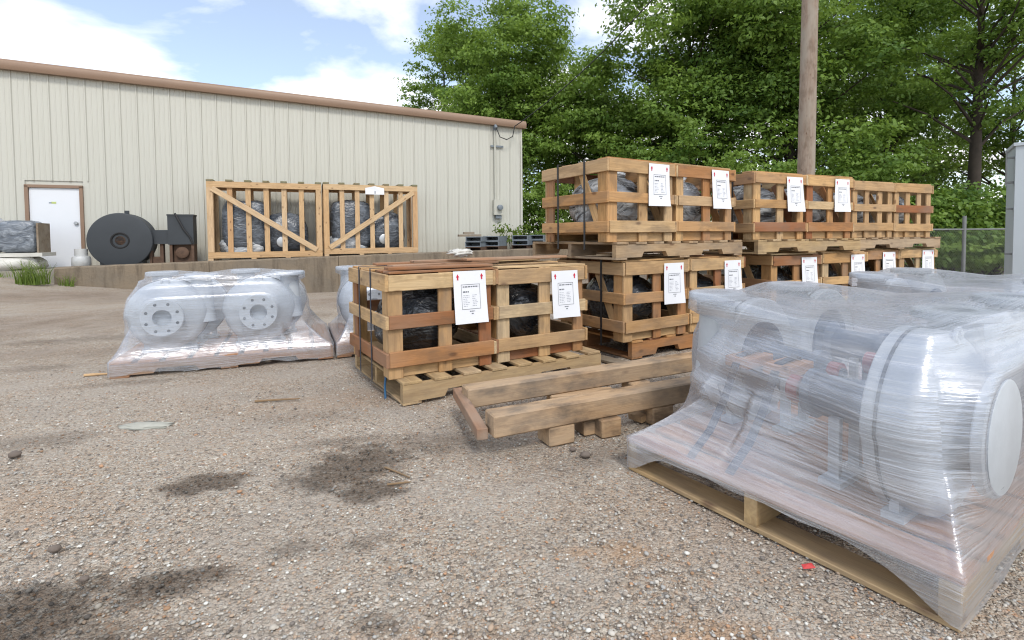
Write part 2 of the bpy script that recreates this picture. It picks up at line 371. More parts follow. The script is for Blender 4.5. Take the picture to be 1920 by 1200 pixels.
def m_wrapdark(name, lo, hi, cut=(0.42, 0.68), rough=0.16):
    m, nt, o = mat(name)
    n1 = noise(nt, objvec(nt, (2.2, 2.2, 5), rot=(0.5, 0.3, 0.2)), 1.5, 3, 0.55, 1.8)
    n2 = noise(nt, objvec(nt, (2, 16, 4), rot=(0.2, 0.7, 0.9)), 2.2, 3, 0.55, 1.0)
    c = mixc(nt, ramp(nt, n1, [(cut[0], (0, 0, 0)), (cut[1], (1, 1, 1))]), lo, hi)
    st = ramp(nt, n2, [(0.58, (0, 0, 0)), (0.68, (1, 1, 1))])
    c = mixc(nt, mth(nt, 'MULTIPLY', st, 0.35), c, tuple(min(1, x * 1.6 + 0.05) for x in hi))
    principled(nt, o, c, rough, normal=bump(nt, mth(nt, 'ADD', n1, mth(nt, 'MULTIPLY', n2, 0.6)), 0.5, 0.05), spec=0.7)
    return m
M_WRAPBLACK = m_wrapdark('black_plastic_film', (0.018, 0.02, 0.023), (0.06, 0.067, 0.075))
M_WRAPSILVER = m_wrapdark('clear_film_over_motor', (0.04, 0.044, 0.05), (0.46, 0.49, 0.52), (0.38, 0.56))
M_WRAPGREY = m_wrapdark('grey_plastic_film', (0.055, 0.065, 0.08), (0.13, 0.15, 0.18), (0.42, 0.7), 0.25)
M_WRAPHAZE = m_wrapdark('hazy_grey_film', (0.10, 0.12, 0.15), (0.26, 0.29, 0.33), (0.4, 0.68), 0.3)
M_WRAPLIGHT = m_wrapdark('hazy_light_film', (0.32, 0.35, 0.38), (0.6, 0.62, 0.64), (0.4, 0.65), 0.3)

# ------------------------------------------------------------------ mesh helpers
def new_mesh(name, verts, faces, material=None, smooth=False):
    me = bpy.data.meshes.new(name)
    me.from_pydata([tuple(v) for v in verts], [], [tuple(f) for f in faces])
    if material: me.materials.append(material)
    if smooth: me.polygons.foreach_set('use_smooth', [True] * len(me.polygons))
    me.update()
    return me
def fast_mesh(name, V, quads, material, tint=None, tint_name='tint'):
    me = bpy.data.meshes.new(name)
    V = np.asarray(V, np.float32); Q = np.asarray(quads, np.int32); k = Q.shape[1]
    me.vertices.add(len(V)); me.vertices.foreach_set('co', V.ravel())
    me.loops.add(Q.size); me.loops.foreach_set('vertex_index', Q.ravel())
    me.polygons.add(len(Q)); me.polygons.foreach_set('loop_start', np.arange(0, Q.size, k, dtype=np.int32))
    me.update(calc_edges=True)
    me.materials.append(material)
    if tint is not None:
        a = me.attributes.new(tint_name, 'FLOAT_COLOR', 'POINT')
        a.data.foreach_set('color', np.asarray(tint, np.float32).ravel())
    return me
def link(name, me, parent=None, mw=None):
    o = bpy.data.objects.new(name, me)
    COL.objects.link(o)
    if parent is not None: o.parent = parent
    if mw is not None: o.matrix_local = mw
    return o
def tag(o, label, cat, group=None):
    o['label'] = label; o['category'] = cat
    if group: o['group'] = group
    return o
def thing(name, label, cat, loc=(0, 0, 0), rz=0.0, group=None):
    o = bpy.data.objects.new(name, None); COL.objects.link(o)
    o.empty_display_size = 0.1
    o.location = tuple(float(v) for v in loc); o.rotation_euler = (0, 0, rz)
    return tag(o, label, cat, group)
def struct(o): o['kind'] = 'structure'; return o
def stuff(o): o['kind'] = 'stuff'; return o

_cache = {}
def chambox(L, w, t, m, c=0.0025):
    key = (round(L, 4), round(w, 4), round(t, 4), m.name)
    if key in _cache: return _cache[key]
    h = np.array([L, w, t]) / 2; c = min(c, min(h) * 0.3)
    V = []; idx = {}
    for sx in (-1, 1):
        for sy in (-1, 1):
            for sz in (-1, 1):
                s = np.array([sx, sy, sz])
                for ax in range(3):
                    p = s * (h - c); p[ax] = s[ax] * h[ax]
                    idx[(sx, sy, sz, ax)] = len(V); V.append(p)
    Fc = []
    for ax in range(3):
        b, d = [(1, 2), (2, 0), (0, 1)][ax]
        for s in (-1, 1):
            q = []
            for (p, r) in ((-1, -1), (1, -1), (1, 1), (-1, 1)):
                k = [0, 0, 0]; k[ax] = s; k[b] = p; k[d] = r
                q.append(idx[(k[0], k[1], k[2], ax)])
            Fc.append(q if s > 0 else q[::-1])
    for ax in range(3):                      # edge chamfers along ax
        b, d = [(1, 2), (2, 0), (0, 1)][ax]
        for p in (-1, 1):
            for r in (-1, 1):
                k0 = [0, 0, 0]; k0[ax] = -1; k0[b] = p; k0[d] = r
                k1 = list(k0); k1[ax] = 1
                q = [idx[(*k0, b)], idx[(*k1, b)], idx[(*k1, d)], idx[(*k0, d)]]
                Fc.append(q if p * r < 0 else q[::-1])
    for sx in (-1, 1):
        for sy in (-1, 1):
            for sz in (-1, 1):
                q = [idx[(sx, sy, sz, a)] for a in range(3)]
                Fc.append(q if sx * sy * sz > 0 else q[::-1])
    me = new_mesh('board', V, Fc, m)
    _cache[key] = me
    return me
R_Y = Matrix.Rotation(math.pi / 2, 4, 'Z')
R_Z = Matrix.Rotation(-math.pi / 2, 4, 'Y')
def board(parent, name, x0, y0, z0, sx, sy, sz, m, jit=0.0):
    """axis-aligned board by its low corner and size in the parent's space; grain along the longest side"""
    c = Vector((x0 + sx / 2, y0 + sy / 2, z0 + sz / 2))
    if sx >= sy and sx >= sz: me, R = chambox(sx, sy, sz, m), Matrix.Identity(4)
    elif sy >= sx and sy >= sz: me, R = chambox(sy, sx, sz, m), R_Y
    else: me, R = chambox(sz, sy, sx, m), R_Z
    J = Matrix.Identity(4)
    if jit:
        J = Matrix.Rotation(random.gauss(0, jit), 4, 'X') @ Matrix.Rotation(random.gauss(0, jit), 4, 'Y') @ Matrix.Rotation(random.gauss(0, jit), 4, 'Z')
    return link(name, me, parent, Matrix.Translation(c) @ J @ R)
def bar(parent, name, p0, p1, w, t, m, up=(0, 0, 1)):
    """rectangular bar from p0 to p1; w measured along (up projected), t across"""
    p0, p1, up = Vector(p0), Vector(p1), Vector(up)
    x = (p1 - p0); L = x.length; x.normalize()
    y = (up - x * up.dot(x)).normalized(); z = x.cross(y)
    M = Matrix(((x.x, y.x, z.x, 0), (x.y, y.y, z.y, 0), (x.z, y.z, z.z, 0), (0, 0, 0, 1)))
    return link(name, chambox(round(L, 3), w, t, m), parent, Matrix.Translation((p0 + p1) / 2) @ M)

def lathe(profile, n=32, axis='Y', cap=True):
    V, Fc = [], []
    for (a, r) in profile:
        for k in range(n):
            t = 2 * math.pi * k / n
            if axis == 'Y': V.append((r * math.cos(t), a, r * math.sin(t)))
            elif axis == 'Z': V.append((r * math.cos(t), r * math.sin(t), a))
            else: V.append((a, r * math.cos(t), r * math.sin(t)))
    for i in range(len(profile) - 1):
        for k in range(n):
            a, b = i * n + k, i * n + (k + 1) % n
            q = (a, b, b + n, a + n)
            Fc.append(q if axis != 'Y' else q[::-1])
    if cap:
        Fc.append(tuple(range(n))[::-1] if axis != 'Y' else tuple(range(n)))
        l = (len(profile) - 1) * n
        Fc.append(tuple(range(l, l + n)) if axis != 'Y' else tuple(range(l, l + n))[::-1])
    return V, Fc
def smooth_by_angle(me, deg=35):
    import bmesh
    bm = bmesh.new(); bm.from_mesh(me)
    for f in bm.faces: f.smooth = True
    for e in bm.edges:
        if len(e.link_faces) == 2 and e.calc_face_angle(0) > math.radians(deg): e.smooth = False
    bm.to_mesh(me); bm.free()
    return me
def lathe_obj(name, profile, m, parent=None, mw=None, n=32, axis='Y', cap=True):
    V, Fc = lathe(profile, n, axis, cap)
    return link(name, smooth_by_angle(new_mesh(name, V, Fc, m)), parent, mw)
def tube_data(pts, radii, n=8):
    pts = [np.array(p, float) for p in pts]
    V, Fc = [], []
    for i, p in enumerate(pts):
        t = pts[min(i + 1, len(pts) - 1)] - pts[max(i - 1, 0)]
        t /= np.linalg.norm(t) + 1e-9
        a = np.array([1, 0, 0]) if abs(t[0]) < 0.8 else np.array([0, 1, 0])
        u = np.cross(t, a); u /= np.linalg.norm(u); v = np.cross(t, u)
        for k in range(n):
            th = 2 * math.pi * k / n
            V.append(p + radii[i] * (u * math.cos(th) + v * math.sin(th)))
    for i in range(len(pts) - 1):
        for k in range(n):
            a, b = i * n + k, i * n + (k + 1) % n
            Fc.append((a, b, b + n, a + n))
    Fc.append(tuple(range(n))[::-1]); l = (len(pts) - 1) * n
    Fc.append(tuple(range(l, l + n)))
    return V, Fc
def tube_obj(name, pts, radii, m, parent=None, n=8):
    if isinstance(radii, (int, float)): radii = [radii] * len(pts)
    V, Fc = tube_data(pts, radii, n)
    return link(name, smooth_by_angle(new_mesh(name, V, Fc, m), 60), parent)
def merge(parts):
    V, Fc = [], []
    for v, f in parts:
        o = len(V); V += [tuple(x) for x in v]; Fc += [tuple(i + o for i in q) for q in f]
    return V, Fc
def boxdata(x0, y0, z0, x1, y1, z1):
    V = [(x0, y0, z0), (x1, y0, z0), (x1, y1, z0), (x0, y1, z0), (x0, y0, z1), (x1, y0, z1), (x1, y1, z1), (x0, y1, z1)]
    return V, [(0, 3, 2, 1), (4, 5, 6, 7), (0, 1, 5, 4), (1, 2, 6, 5), (2, 3, 7, 6), (3, 0, 4, 7)]
def prism(poly, y0, y1):
    """extrude an x-z polygon (counter-clockwise seen from -y) along y"""
    n = len(poly)
    V = [(x, y0, z) for x, z in poly] + [(x, y1, z) for x, z in poly]
    Fc = [tuple(range(n)), tuple(range(2 * n - 1, n - 1, -1))]
    for i in range(n):
        j = (i + 1) % n
        Fc.append((i, i + n, j + n, j))
    return V, Fc
def fbm(p, seed=0, octaves=4):
    """cheap smooth pseudo-noise of an (n,3) array, about -1..1"""
    r = np.random.default_rng(seed); out = np.zeros(len(p)); amp, fr = 1.0, 1.0
    for _ in range(octaves):
        for _ in range(3):
            k = r.normal(size=3) * fr; out += amp / 3 * np.sin(p @ k * 2.2 + r.uniform(0, 6.28))
        amp *= 0.55; fr *= 2.0
    return out
def blob(name, size, m, power=2.6, amp=0.05, seed=0, nu=40, nv=24, parent=None, mw=None, flat=True, freq=5.0):
    """super-ellipsoid lump with folds, resting on z=0"""
    V, Fc = [], []
    def sp(c, e): return math.copysign(abs(c) ** e, c)
    e = 2.0 / power
    for i in range(nv + 1):
        ph = -math.pi / 2 + math.pi * i / nv
        for k in range(nu):
            th = 2 * math.pi * k / nu
            V.append((sp(math.cos(ph), e) * sp(math.cos(th), e), sp(math.cos(ph), e) * sp(math.sin(th), e), sp(math.sin(ph), e)))
    V = np.array(V); d = 1 + amp * fbm(V * freq / 2, seed, 4)
    V = V * d[:, None] * (np.array(size) / 2)
    V[:, 2] += size[2] / 2
    if flat: V[:, 2] = np.maximum(V[:, 2], 0.0)
    for i in range(nv):
        for k in range(nu):
            a, b = i * nu + k, i * nu + (k + 1) % nu
            Fc.append((a, b, b + nu, a + nu))
    return link(name, new_mesh(name, V, Fc, m, True), parent, mw)

# ------------------------------------------------------------------ wall / dock geometry (from the photo's building)
WD, WN = dirs(67.7)
W0 = at_y(100, 400, 10.8); W0[2] = 0
def wpt(s, off, z=0.0): p = W0 + WD * s + WN * off; return np.array([p[0], p[1], z])
LEDGE = -1.5
def ledge_top(s): return 0.345 + 0.019 * (min(max(s, -3), 14) - 0.65)
def floor_z(s): return ledge_top(s) - 0.07

def sstep(a, b, x):
    t = np.clip((x - a) / (b - a), 0, 1); return t * t * (3 - 2 * t)
def ground_h(x, y):
    x, y = np.asarray(x, float), np.asarray(y, float)
    q0 = (x - W0[0]); q1 = (y - W0[1])
    s = q0 * WD[0] + q1 * WD[1]; off = q0 * WN[0] + q1 * WN[1]
    z = -0.36 * sstep(-6.5, -1.6, off) * sstep(0.2, 4.0, s)
    z = z * (1 - sstep(2.5, 6.0, x)) + (-0.25) * sstep(6.5, 9.5, y) * sstep(2.5, 6.0, x)
    rise = sstep(0.75, -0.5, s) * sstep(-2.6, -1.3, off) * (0.30)
    return z + rise

# ------------------------------------------------------------------ ground
def axis_pts(lo, hi, step, far):
    a = list(np.arange(lo, hi, step)); s, v = step, lo
    left = []
    while v > -far: s *= 1.25; v -= s; left.append(v)
    s, v = step, hi; right = []
    while v < far: s *= 1.25; v += s; right.append(v)
    return np.array(left[::-1] + a + right)
xs = axis_pts(-4.5, 2.6, 0.02, 300)
ys = axis_pts(0.7, 4.6, 0.02, 300)
GX, GY = np.meshgrid(xs, ys)
gx, gy = GX.ravel(), GY.ravel()
gz_ = ground_h(gx, gy)
P3 = np.stack([gx, gy, gx * 0], 1)
near = np.exp(-((gx / 9) ** 2 + ((gy - 3) / 9) ** 2))
gz_ = gz_ + near * (0.006 * fbm(P3 * 0.9, 3, 4) + 0.0025 * fbm(P3 * 9, 4, 3)) - 0.004
EDGE = fbm(P3 * 3.2, 5, 5)
EDGE2 = fbm(P3 * 16, 6, 5)
def stain(cx, cy, rx, ry, ang=0, soft=0.5, wob=0.24, fine=0.2):
    c, s = math.cos(ang), math.sin(ang)
    u = (gx - cx) * c + (gy - cy) * s; v = -(gx - cx) * s + (gy - cy) * c
    d = np.sqrt((u / rx) ** 2 + (v / ry) ** 2) + wob * EDGE + fine * EDGE2
    return 1 - sstep(1 - soft, 1 + soft * 0.6, d)
dark = np.zeros(len(gx))
for a in [(-0.62, 1.86, 0.215, 0.19, 0.6, 0.4), (-0.50, 1.70, 0.12, 0.09, 0, 0.5), (-1.08, 1.75, 0.13, 0.075, 0.3, 0.35), (-1.20, 1.10, 0.36, 0.13, 0.25, 0.4), (-0.86, 1.24, 0.16, 0.06, 0.25, 0.5),
          (-0.95, 0.98, 0.3, 0.12, 0.2, 0.6)]:
    dark = np.maximum(dark, stain(*a))
for a, k in [((-0.60, 1.38, 0.09, 0.04, 0, 0.7), 0.5), ((-0.41, 1.40, 0.07, 0.04, 0.4, 0.7), 0.5), ((-2.04, 2.13, 0.2, 0.09, 0.2, 0.8), 0.5), ((-0.9, 2.42, 0.3, 0.1, 0.1, 0.9), 0.3), ((-0.27, 2.12, 0.34, 0.12, 0.3, 0.9), 0.6),
             ((-0.30, 1.10, 0.06, 0.03, 0, 0.7), 0.6), ((-2.3, 3.0, 0.4, 0.06, 0.3, 0.8), 0.4), ((-0.75, 2.1, 0.16, 0.05, 0.3, 0.8), 0.6), ((-3.6, 4.4, 1.1, 0.16, 0.35, 0.9), 0.55), ((-2.7, 5.4, 0.9, 0.2, 0.3, 0.9), 0.5),
             ((-3.2, 3.4, 0.25, 0.12, 0.3, 0.8), 0.5), ((0.35, 1.95, 0.3, 0.1, 0.5, 0.8), 0.5), ((1.0, 2.9, 0.9, 0.15, 0.5, 0.9), 0.4)]:
    dark = np.maximum(dark, k * stain(*a))
tan = np.zeros(len(gx))
for a, k in [((0.30, 1.36, 0.07, 0.06, 0, 0.6), 0.9), ((0.18, 1.35, 0.05, 0.03, 0, 0.6), 0.8), ((0.42, 1.03, 0.14, 0.07, 0, 0.6), 0.9), ((-0.75, 2.7, 0.5, 0.2, 0.2, 0.9), 0.4), ((-0.2, 1.0, 0.2, 0.1, 0, 0.9), 0.4), ((-1.6, 1.6, 0.3, 0.15, 0, 0.9), 0.35), ((0.6, 1.5, 0.3, 0.2, 0, 0.9), 0.3)]:
    tan = np.maximum(tan, k * stain(*a))
dirtb = np.maximum.reduce([stain(-4.9, 5.2, 2.2, 1.0, 0.4, 0.8), 0.8 * stain(-2.6, 6.8, 2.6, 1.0, 0.4, 0.8), stain(-6.5, 8.5, 3, 1.2, 0.4, 0.9), 0.7 * stain(-3.4, 3.9, 1.2, 0.35, 0.3, 0.8), sstep(8, 16, gy + 0.3 * gx)])
ncol, nrow = len(xs), len(ys)
ii = (np.arange(nrow - 1)[:, None] * ncol + np.arange(ncol - 1)[None, :]).ravel()
quads = np.stack([ii, ii + 1, ii + ncol + 1, ii + ncol], 1)
gme = fast_mesh('ground', np.stack([gx, gy, gz_], 1), quads, M_GROUND, np.stack([dark, tan, dirtb, dirtb * 0 + 1], 1), 'stain')
gme.polygons.foreach_set('use_smooth', np.ones(len(gme.polygons), bool))
struct(link('ground', gme))

# loose pebbles lying on the yard near the camera
def pebbles(n):
    t = (1 + 5 ** 0.5) / 2
    iv = np.array([(-1, t, 0), (1, t, 0), (-1, -t, 0), (1, -t, 0), (0, -1, t), (0, 1, t), (0, -1, -t), (0, 1, -t), (t, 0, -1), (t, 0, 1), (-t, 0, -1), (-t, 0, 1)]) / math.sqrt(1 + t * t)
    it = np.array([(0, 11, 5), (0, 5, 1), (0, 1, 7), (0, 7, 10), (0, 10, 11), (1, 5, 9), (5, 11, 4), (11, 10, 2), (10, 7, 6), (7, 1, 8), (3, 9, 4), (3, 4, 2), (3, 2, 6), (3, 6, 8), (3, 8, 9), (4, 9, 5), (2, 4, 11), (6, 2, 10), (8, 6, 7), (9, 8, 1)])
    y = 0.75 + 2.6 * RNG.random(n) ** 1.7
    x = (RNG.random(n) * 2 - 1) * (y * 1.08 + 0.1)
    r = 0.0016 + 0.0034 * RNG.random(n) ** 3 + 0.0035 * (RNG.random(n) < 0.012)
    sc3 = np.stack([r * RNG.uniform(0.8, 1.4, n), r * RNG.uniform(0.8, 1.4, n), r * RNG.uniform(0.45, 0.8, n)], 1)
    a = RNG.random(n) * 6.28
    V = iv[None] * sc3[:, None, :] * RNG.uniform(0.8, 1.2, (n, 12, 1))
    c, s = np.cos(a)[:, None], np.sin(a)[:, None]
    V = np.stack([V[..., 0] * c - V[..., 1] * s, V[..., 0] * s + V[..., 1] * c, V[..., 2]], 2)
    V += np.stack([x, y, sc3[:, 2] * 0.35], 1)[:, None, :]
    pal = np.array([(0.184, 0.164, 0.147), (0.313, 0.271, 0.232), (0.443, 0.407, 0.350), (0.400, 0.305, 0.226), (0.518, 0.486, 0.435), (0.378, 0.373, 0.356), (0.648, 0.644, 0.599), (0.432, 0.260, 0.158), (0.324, 0.203, 0.124)])
    c = pal[RNG.choice(9, n, p=[.12, .18, .2, .14, .14, .1, .05, .04, .03])]
    # oil darkens the stones that lie in a stain
    ix = np.clip(np.searchsorted(xs, x), 0, ncol - 1); iy = np.clip(np.searchsorted(ys, y), 0, nrow - 1)
    dk = dark[iy * ncol + ix]
    c = c * (1 - 0.75 * dk)[:, None]
    T = np.concatenate([np.repeat(c, 12, 0), np.ones((n * 12, 1))], 1)
    FQ = (it[None] + (np.arange(n) * 12)[:, None, None]).reshape(-1, 3)
    o = stuff(link('gravel', fast_mesh('gravel', V.reshape(-1, 3), FQ, M_PEBBLE, T)))
    tag(o, 'loose small stones strewn over the yard surface', 'gravel')
pebbles(42000)

# ------------------------------------------------------------------ dock and retaining wall
S0, S1 = 0.5, 13.2
V = []; Fc = []
def slab_poly(pts_top, zb):
    n = len(pts_top); V = [tuple(p) for p in pts_top] + [(p[0], p[1], zb) for p in pts_top]
    Fc = [tuple(range(n)), tuple(range(2 * n - 1, n - 1, -1))] + [(i, i + n, (i + 1) % n + n, (i + 1) % n) for i in range(n)]
    return V, Fc
fl = [wpt(s, o_, floor_z(s)) for s, o_ in ((-5, LEDGE + 0.24), (S1, LEDGE + 0.24), (S1, 3.0), (-5, 3.0))]
struct(link('dock_floor', new_mesh('dock_floor', *slab_poly(fl, -0.8), M_DOCK)))
rw = thing('retaining_wall', 'low stained concrete retaining wall in front of the cream metal building', 'wall', wpt(S0, LEDGE, 0))
RI = Matrix.Translation(-Vector(wpt(S0, LEDGE, 0)))
seg = np.linspace(S0, S1, 6)
for a, b in zip(seg[:-1], seg[1:]):
    b -= 0.008
    top = [wpt(a, LEDGE, ledge_top(a)), wpt(b, LEDGE, ledge_top(b)), wpt(b, LEDGE + 0.24, ledge_top(b)), wpt(a, LEDGE + 0.24, ledge_top(a))]
    # slightly ragged top edge
    V_, F_ = [], []
    n = 26
    for i in range(n + 1):
        s = a + (b - a) * i / n
        j = 0.006 * math.sin(s * 9) + random.uniform(-0.006, 0.006)
        for off, z in ((LEDGE + random.uniform(-0.004, 0.004), -0.8), (LEDGE + random.uniform(-0.004, 0.004), ledge_top(s) - 0.025 + j), (LEDGE + 0.025, ledge_top(s) + j), (LEDGE + 0.24, ledge_top(s)), (LEDGE + 0.24, -0.8)):
            V_.append(wpt(s, off, z))
    for i in range(n):
        for k in range(4):
            p = i * 5 + k; F_.append((p, p + 5, p + 6, p + 1))
    F_.append((0, 1, 2, 3, 4)); F_.append(tuple(n * 5 + k for k in (4, 3, 2, 1, 0)))
    link('wall_section', new_mesh('wall_section', V_, F_, M_CONC), rw, RI)

# ------------------------------------------------------------------ metal building
bld = thing('metal_building', 'long cream metal building with vertical ribs and brown roof trim', 'building', wpt(0, 0, floor_z(0)), rotz_of(67.7))
BZ = floor_z(0)
def eave(s): return 4.40 - 0.0327 * (s + 0.75)      # top of the panels, under the trim
PW = 0.305
S_END = 10.70
n_pan = 52
for k in range(n_pan):
    s1 = S_END - k * PW; s0 = s1 - PW
    # profile in plan (x along wall, y outward negative): pan with a trapezoid rib at the right edge
    pr = [(0, 0), (0.07, 0), (0.078, -0.006), (0.09, -0.006), (0.098, 0), (0.165, 0), (0.173, -0.006), (0.185, -0.006), (0.193, 0), (0.262, 0), (0.274, -0.02), (0.292, -0.02), (PW - 0.001, 0)]
    doorspan = s1 > -0.52 and s0 < 0.60
    zb = (2.10 - BZ) if doorspan else -0.35 + 0.3
    Vp, Fp = [], []
    for x, y in pr:
        Vp.append((s0 + x, y, zb)); Vp.append((s0 + x, y, eave(s0 + x) - BZ + 0.1))
    for i in range(len(pr) - 1): Fp.append((2 * i, 2 * i + 2, 2 * i + 3, 2 * i + 1))
    link('wall_panel', new_mesh('wall_panel', Vp, Fp, M_PANEL), bld)
# back-up structure: solid behind the panels, end wall, roof
xl = S_END - n_pan * PW
zt0, zt1 = eave(xl) - BZ, eave(S_END) - BZ
Vb = [(xl, 0.03, -0.3), (S_END - 0.01, 0.03, -0.3), (S_END - 0.01, 0.03, zt1), (xl, 0.03, zt0), (xl, 18, -0.3), (S_END - 0.01, 18, -0.3), (S_END - 0.01, 18, zt1), (xl, 18, zt0)]
link('building_core', new_mesh('building_core', Vb, [(0, 1, 2, 3), (5, 4, 7, 6), (1, 5, 6, 2), (4, 0, 3, 7), (4, 5, 1, 0)], M_PANEL), bld)
link('corner_trim', new_mesh('corner_trim', *boxdata(S_END - 0.002, -0.036, -0.05, S_END + 0.05, 0.06, zt1), M_PANEL), bld)
# roof trim: a rolled profile following the slope
tp = [(-0.13, -0.09), (-0.15, -0.03), (-0.15, 0.05), (-0.12, 0.11), (-0.05, 0.13), (0.25, 0.13), (0.25, -0.07), (-0.08, -0.09)]
Vt, Ft = [], []
for s in (xl, S_END + 0.14):
    for y, z in tp: Vt.append((s, y, eave(s) - BZ + z))
n = len(tp)
for i in range(n): Ft.append((i, i + n, (i + 1) % n + n, (i + 1) % n))
Ft += [tuple(range(n)), tuple(range(2 * n - 1, n - 1, -1))]
link('roof_trim', smooth_by_angle(new_mesh('roof_trim', Vt, Ft, M_TRIM), 50), bld)
link('roof', new_mesh('roof', [(xl, 0.1, zt0 + 0.10), (S_END + 0.1, 0.1, zt1 + 0.10), (S_END + 0.1, 18.1, zt1 + 0.3), (xl, 18.1, zt0 + 0.3)], [(0, 1, 2, 3)], M_STEEL), bld)
# door
door = link('door', new_mesh('door', *boxdata(-0.38, -0.012, 0.0, 0.46, 0.02, 1.99 - BZ - 0.045), M_DOOR), bld)
for nm, b in (('door_frame', (-0.445, -0.05, -0.02, -0.385, 0.02, 1.99 - BZ)), ('door_frame', (0.465, -0.05, -0.02, 0.525, 0.02, 1.99 - BZ)), ('door_frame', (-0.445, -0.05, 1.99 - BZ - 0.04, 0.525, 0.02, 1.99 - BZ + 0.02))):
    link(nm, new_mesh(nm, *boxdata(*b), M_TRIM), bld)
link('lower_infill', new_mesh('lower_infill', *boxdata(-0.75, 0.021, -0.2, 0.8, 0.028, 2.2 - BZ), M_PANEL), bld)
for s0_, s1_ in ((S_END - 37 * PW, -0.446), (0.526, S_END - 33 * PW)):
    link('wall_panel', new_mesh('wall_panel', *boxdata(s0_, -0.004, -0.05, s1_, 0.0, 2.10 - BZ), M_PANEL), bld)
link('sticker', new_mesh('sticker', *boxdata(-0.02, -0.016, 1.62 - BZ, 0.06, -0.012, 1.66 - BZ), plain('sticker_green', (0.5, 0.6, 0.2), 0.6)), door)
link('sticker', new_mesh('sticker', *boxdata(-0.06, -0.017, 1.625 - BZ, -0.015, -0.012, 1.65 - BZ), plain('sticker_grey', (0.25, 0.3, 0.35), 0.6)), door)
lathe_obj('door_knob', [(-0.06, 0.03), (-0.05, 0.04), (-0.02, 0.03), (-0.01, 0.02)], M_STEEL, door, Matrix.Translation((0.39, 0, 0.95)), 12)
# electric meter, conduit, weatherhead
mt = link('meter_box', new_mesh('meter_box', *boxdata(9.83, -0.16, 1.46 - BZ, 10.11, -0.032, 1.88 - BZ), M_BEIGE), bld)
lathe_obj('meter_dial', [(-0.26, 0.06), (-0.25, 0.075), (-0.16, 0.08)], M_GREYSTEEL, mt, Matrix.Translation((9.99, 0, 1.66 - BZ)), 16)
link('meter_lower_box', new_mesh('meter_lower_box', *boxdata(9.9, -0.12, 1.36 - BZ, 10.06, -0.034, 1.457 - BZ), M_GREYSTEEL), mt)
tube_obj('conduit', [(9.9, -0.07, 1.87 - BZ), (9.9, -0.07, 3.84 - BZ)], 0.03, M_BEIGE, bld)
tube_obj('weatherhead', [(9.9, -0.07, 3.82 - BZ), (9.9, -0.075, 3.9 - BZ), (9.9, -0.13, 3.93 - BZ), (9.9, -0.2, 3.86 - BZ)], [0.04, 0.055, 0.055, 0.04], M_GREYSTEEL, bld)
link('conduit_bracket', new_mesh('conduit_bracket', *boxdata(9.78, -0.06, 3.36 - BZ, 10.16, -0.034, 3.41 - BZ), M_GREYSTEEL), bld)
tube_obj('drip_loop', [(9.9, -0.2, 3.86 - BZ), (10.0, -0.22, 3.62 - BZ), (10.2, -0.22, 3.56 - BZ), (10.38, -0.22, 3.66 - BZ), (10.45, -0.21, 3.95 - BZ)], 0.014, M_CABLE, bld)

# ------------------------------------------------------------------ utility pole and service cable
pole_xy = at_y(1509, 330, 9.5)
pz = float(ground_h(pole_xy[0], pole_xy[1]))
M_POLE = wood_mat('pole_wood', [(0, (0.31, 0.255, 0.21)), (1, (0.33, 0.27, 0.22))], 0.8, 0.5)
pole = thing('utility_pole', 'tall weathered wooden utility pole rising behind the crate stacks', 'pole', (pole_xy[0], pole_xy[1], pz))
V, Fc = lathe([(-0.4, 0.15), (2, 0.146), (5, 0.136), (9.2, 0.118)], 20, 'X', True)
shaft = link('shaft', smooth_by_angle(new_mesh('shaft', V, Fc, M_POLE)), pole, Matrix.Rotation(-math.pi / 2, 4, 'Y') @ Matrix.Rotation(0.01, 4, 'Y'))
board(pole, 'crossarm', -1.1, 0.14, 8.6, 2.2, 0.09, 0.12, M_GREYWOOD)
c0 = wpt(10.45, -0.21, 3.95); c1 = np.array([pole_xy[0], pole_xy[1], 8.6])
cp = [c0 + (c1 - c0) * t + np.array([0, 0, -1.0 * 4 * t * (1 - t) * 0.55]) for t in np.linspace(0, 1, 24)]
tag(tube_obj('service_cable', cp, 0.013, M_CABLE, None, 6), 'thin black service cable slung from the pole to the building corner', 'cable')

# ------------------------------------------------------------------ pallets
def stringer_mesh(L, h, t, m, notch=True):
    key = ('stringer', round(L, 3), h, t, m.name, notch)
    if key in _cache: return _cache[key]
    if notch:
        p = [(0, 0)]
        for c in (L * 0.27, L * 0.73):
            w = L * 0.095; d = h * 0.42
            p += [(c - w, 0), (c - w + 0.02, d), (c + w - 0.02, d), (c + w, 0)]
        p += [(L, 0), (L, h), (0, h)]
    else: p = [(0, 0), (L, 0), (L, h), (0, h)]
    V, Fc = prism(p, 0, t)
    me = new_mesh('stringer', V, Fc, m); _cache[key] = me
    return me
def pallet(label, org, ang, L=1.29, D=0.95, H=0.13, m=None, mdeck=None, zbase=0.0, nb=8, group='wooden pallets', name='pallet', bw=0.105):
    m = m or M_PALLET; mdeck = mdeck or m
    r = thing(name, label, 'pallet', (org[0], org[1], zbase), rotz_of(ang), group)
    bt = 0.016; sh = H - 2 * bt
    for y in (0.0, D / 2 - 0.019, D - 0.038):
        link('stringer', stringer_mesh(L, sh, 0.038, m), r, Matrix.Translation((0, y, bt)))
    for k in range(nb):
        x = (L - bw) * k / (nb - 1)
        board(r, 'deck_board', x, -0.004 + random.uniform(-0.006, 0.006), H - bt, bw * random.uniform(0.9, 1.0), D + 0.008, bt, mdeck, 0.002)
    for x in (0, L / 2 - 0.05, L - 0.1):
        board(r, 'bottom_board', x, 0.001, 0.001, 0.1, D - 0.002, bt - 0.001, m)
    return r

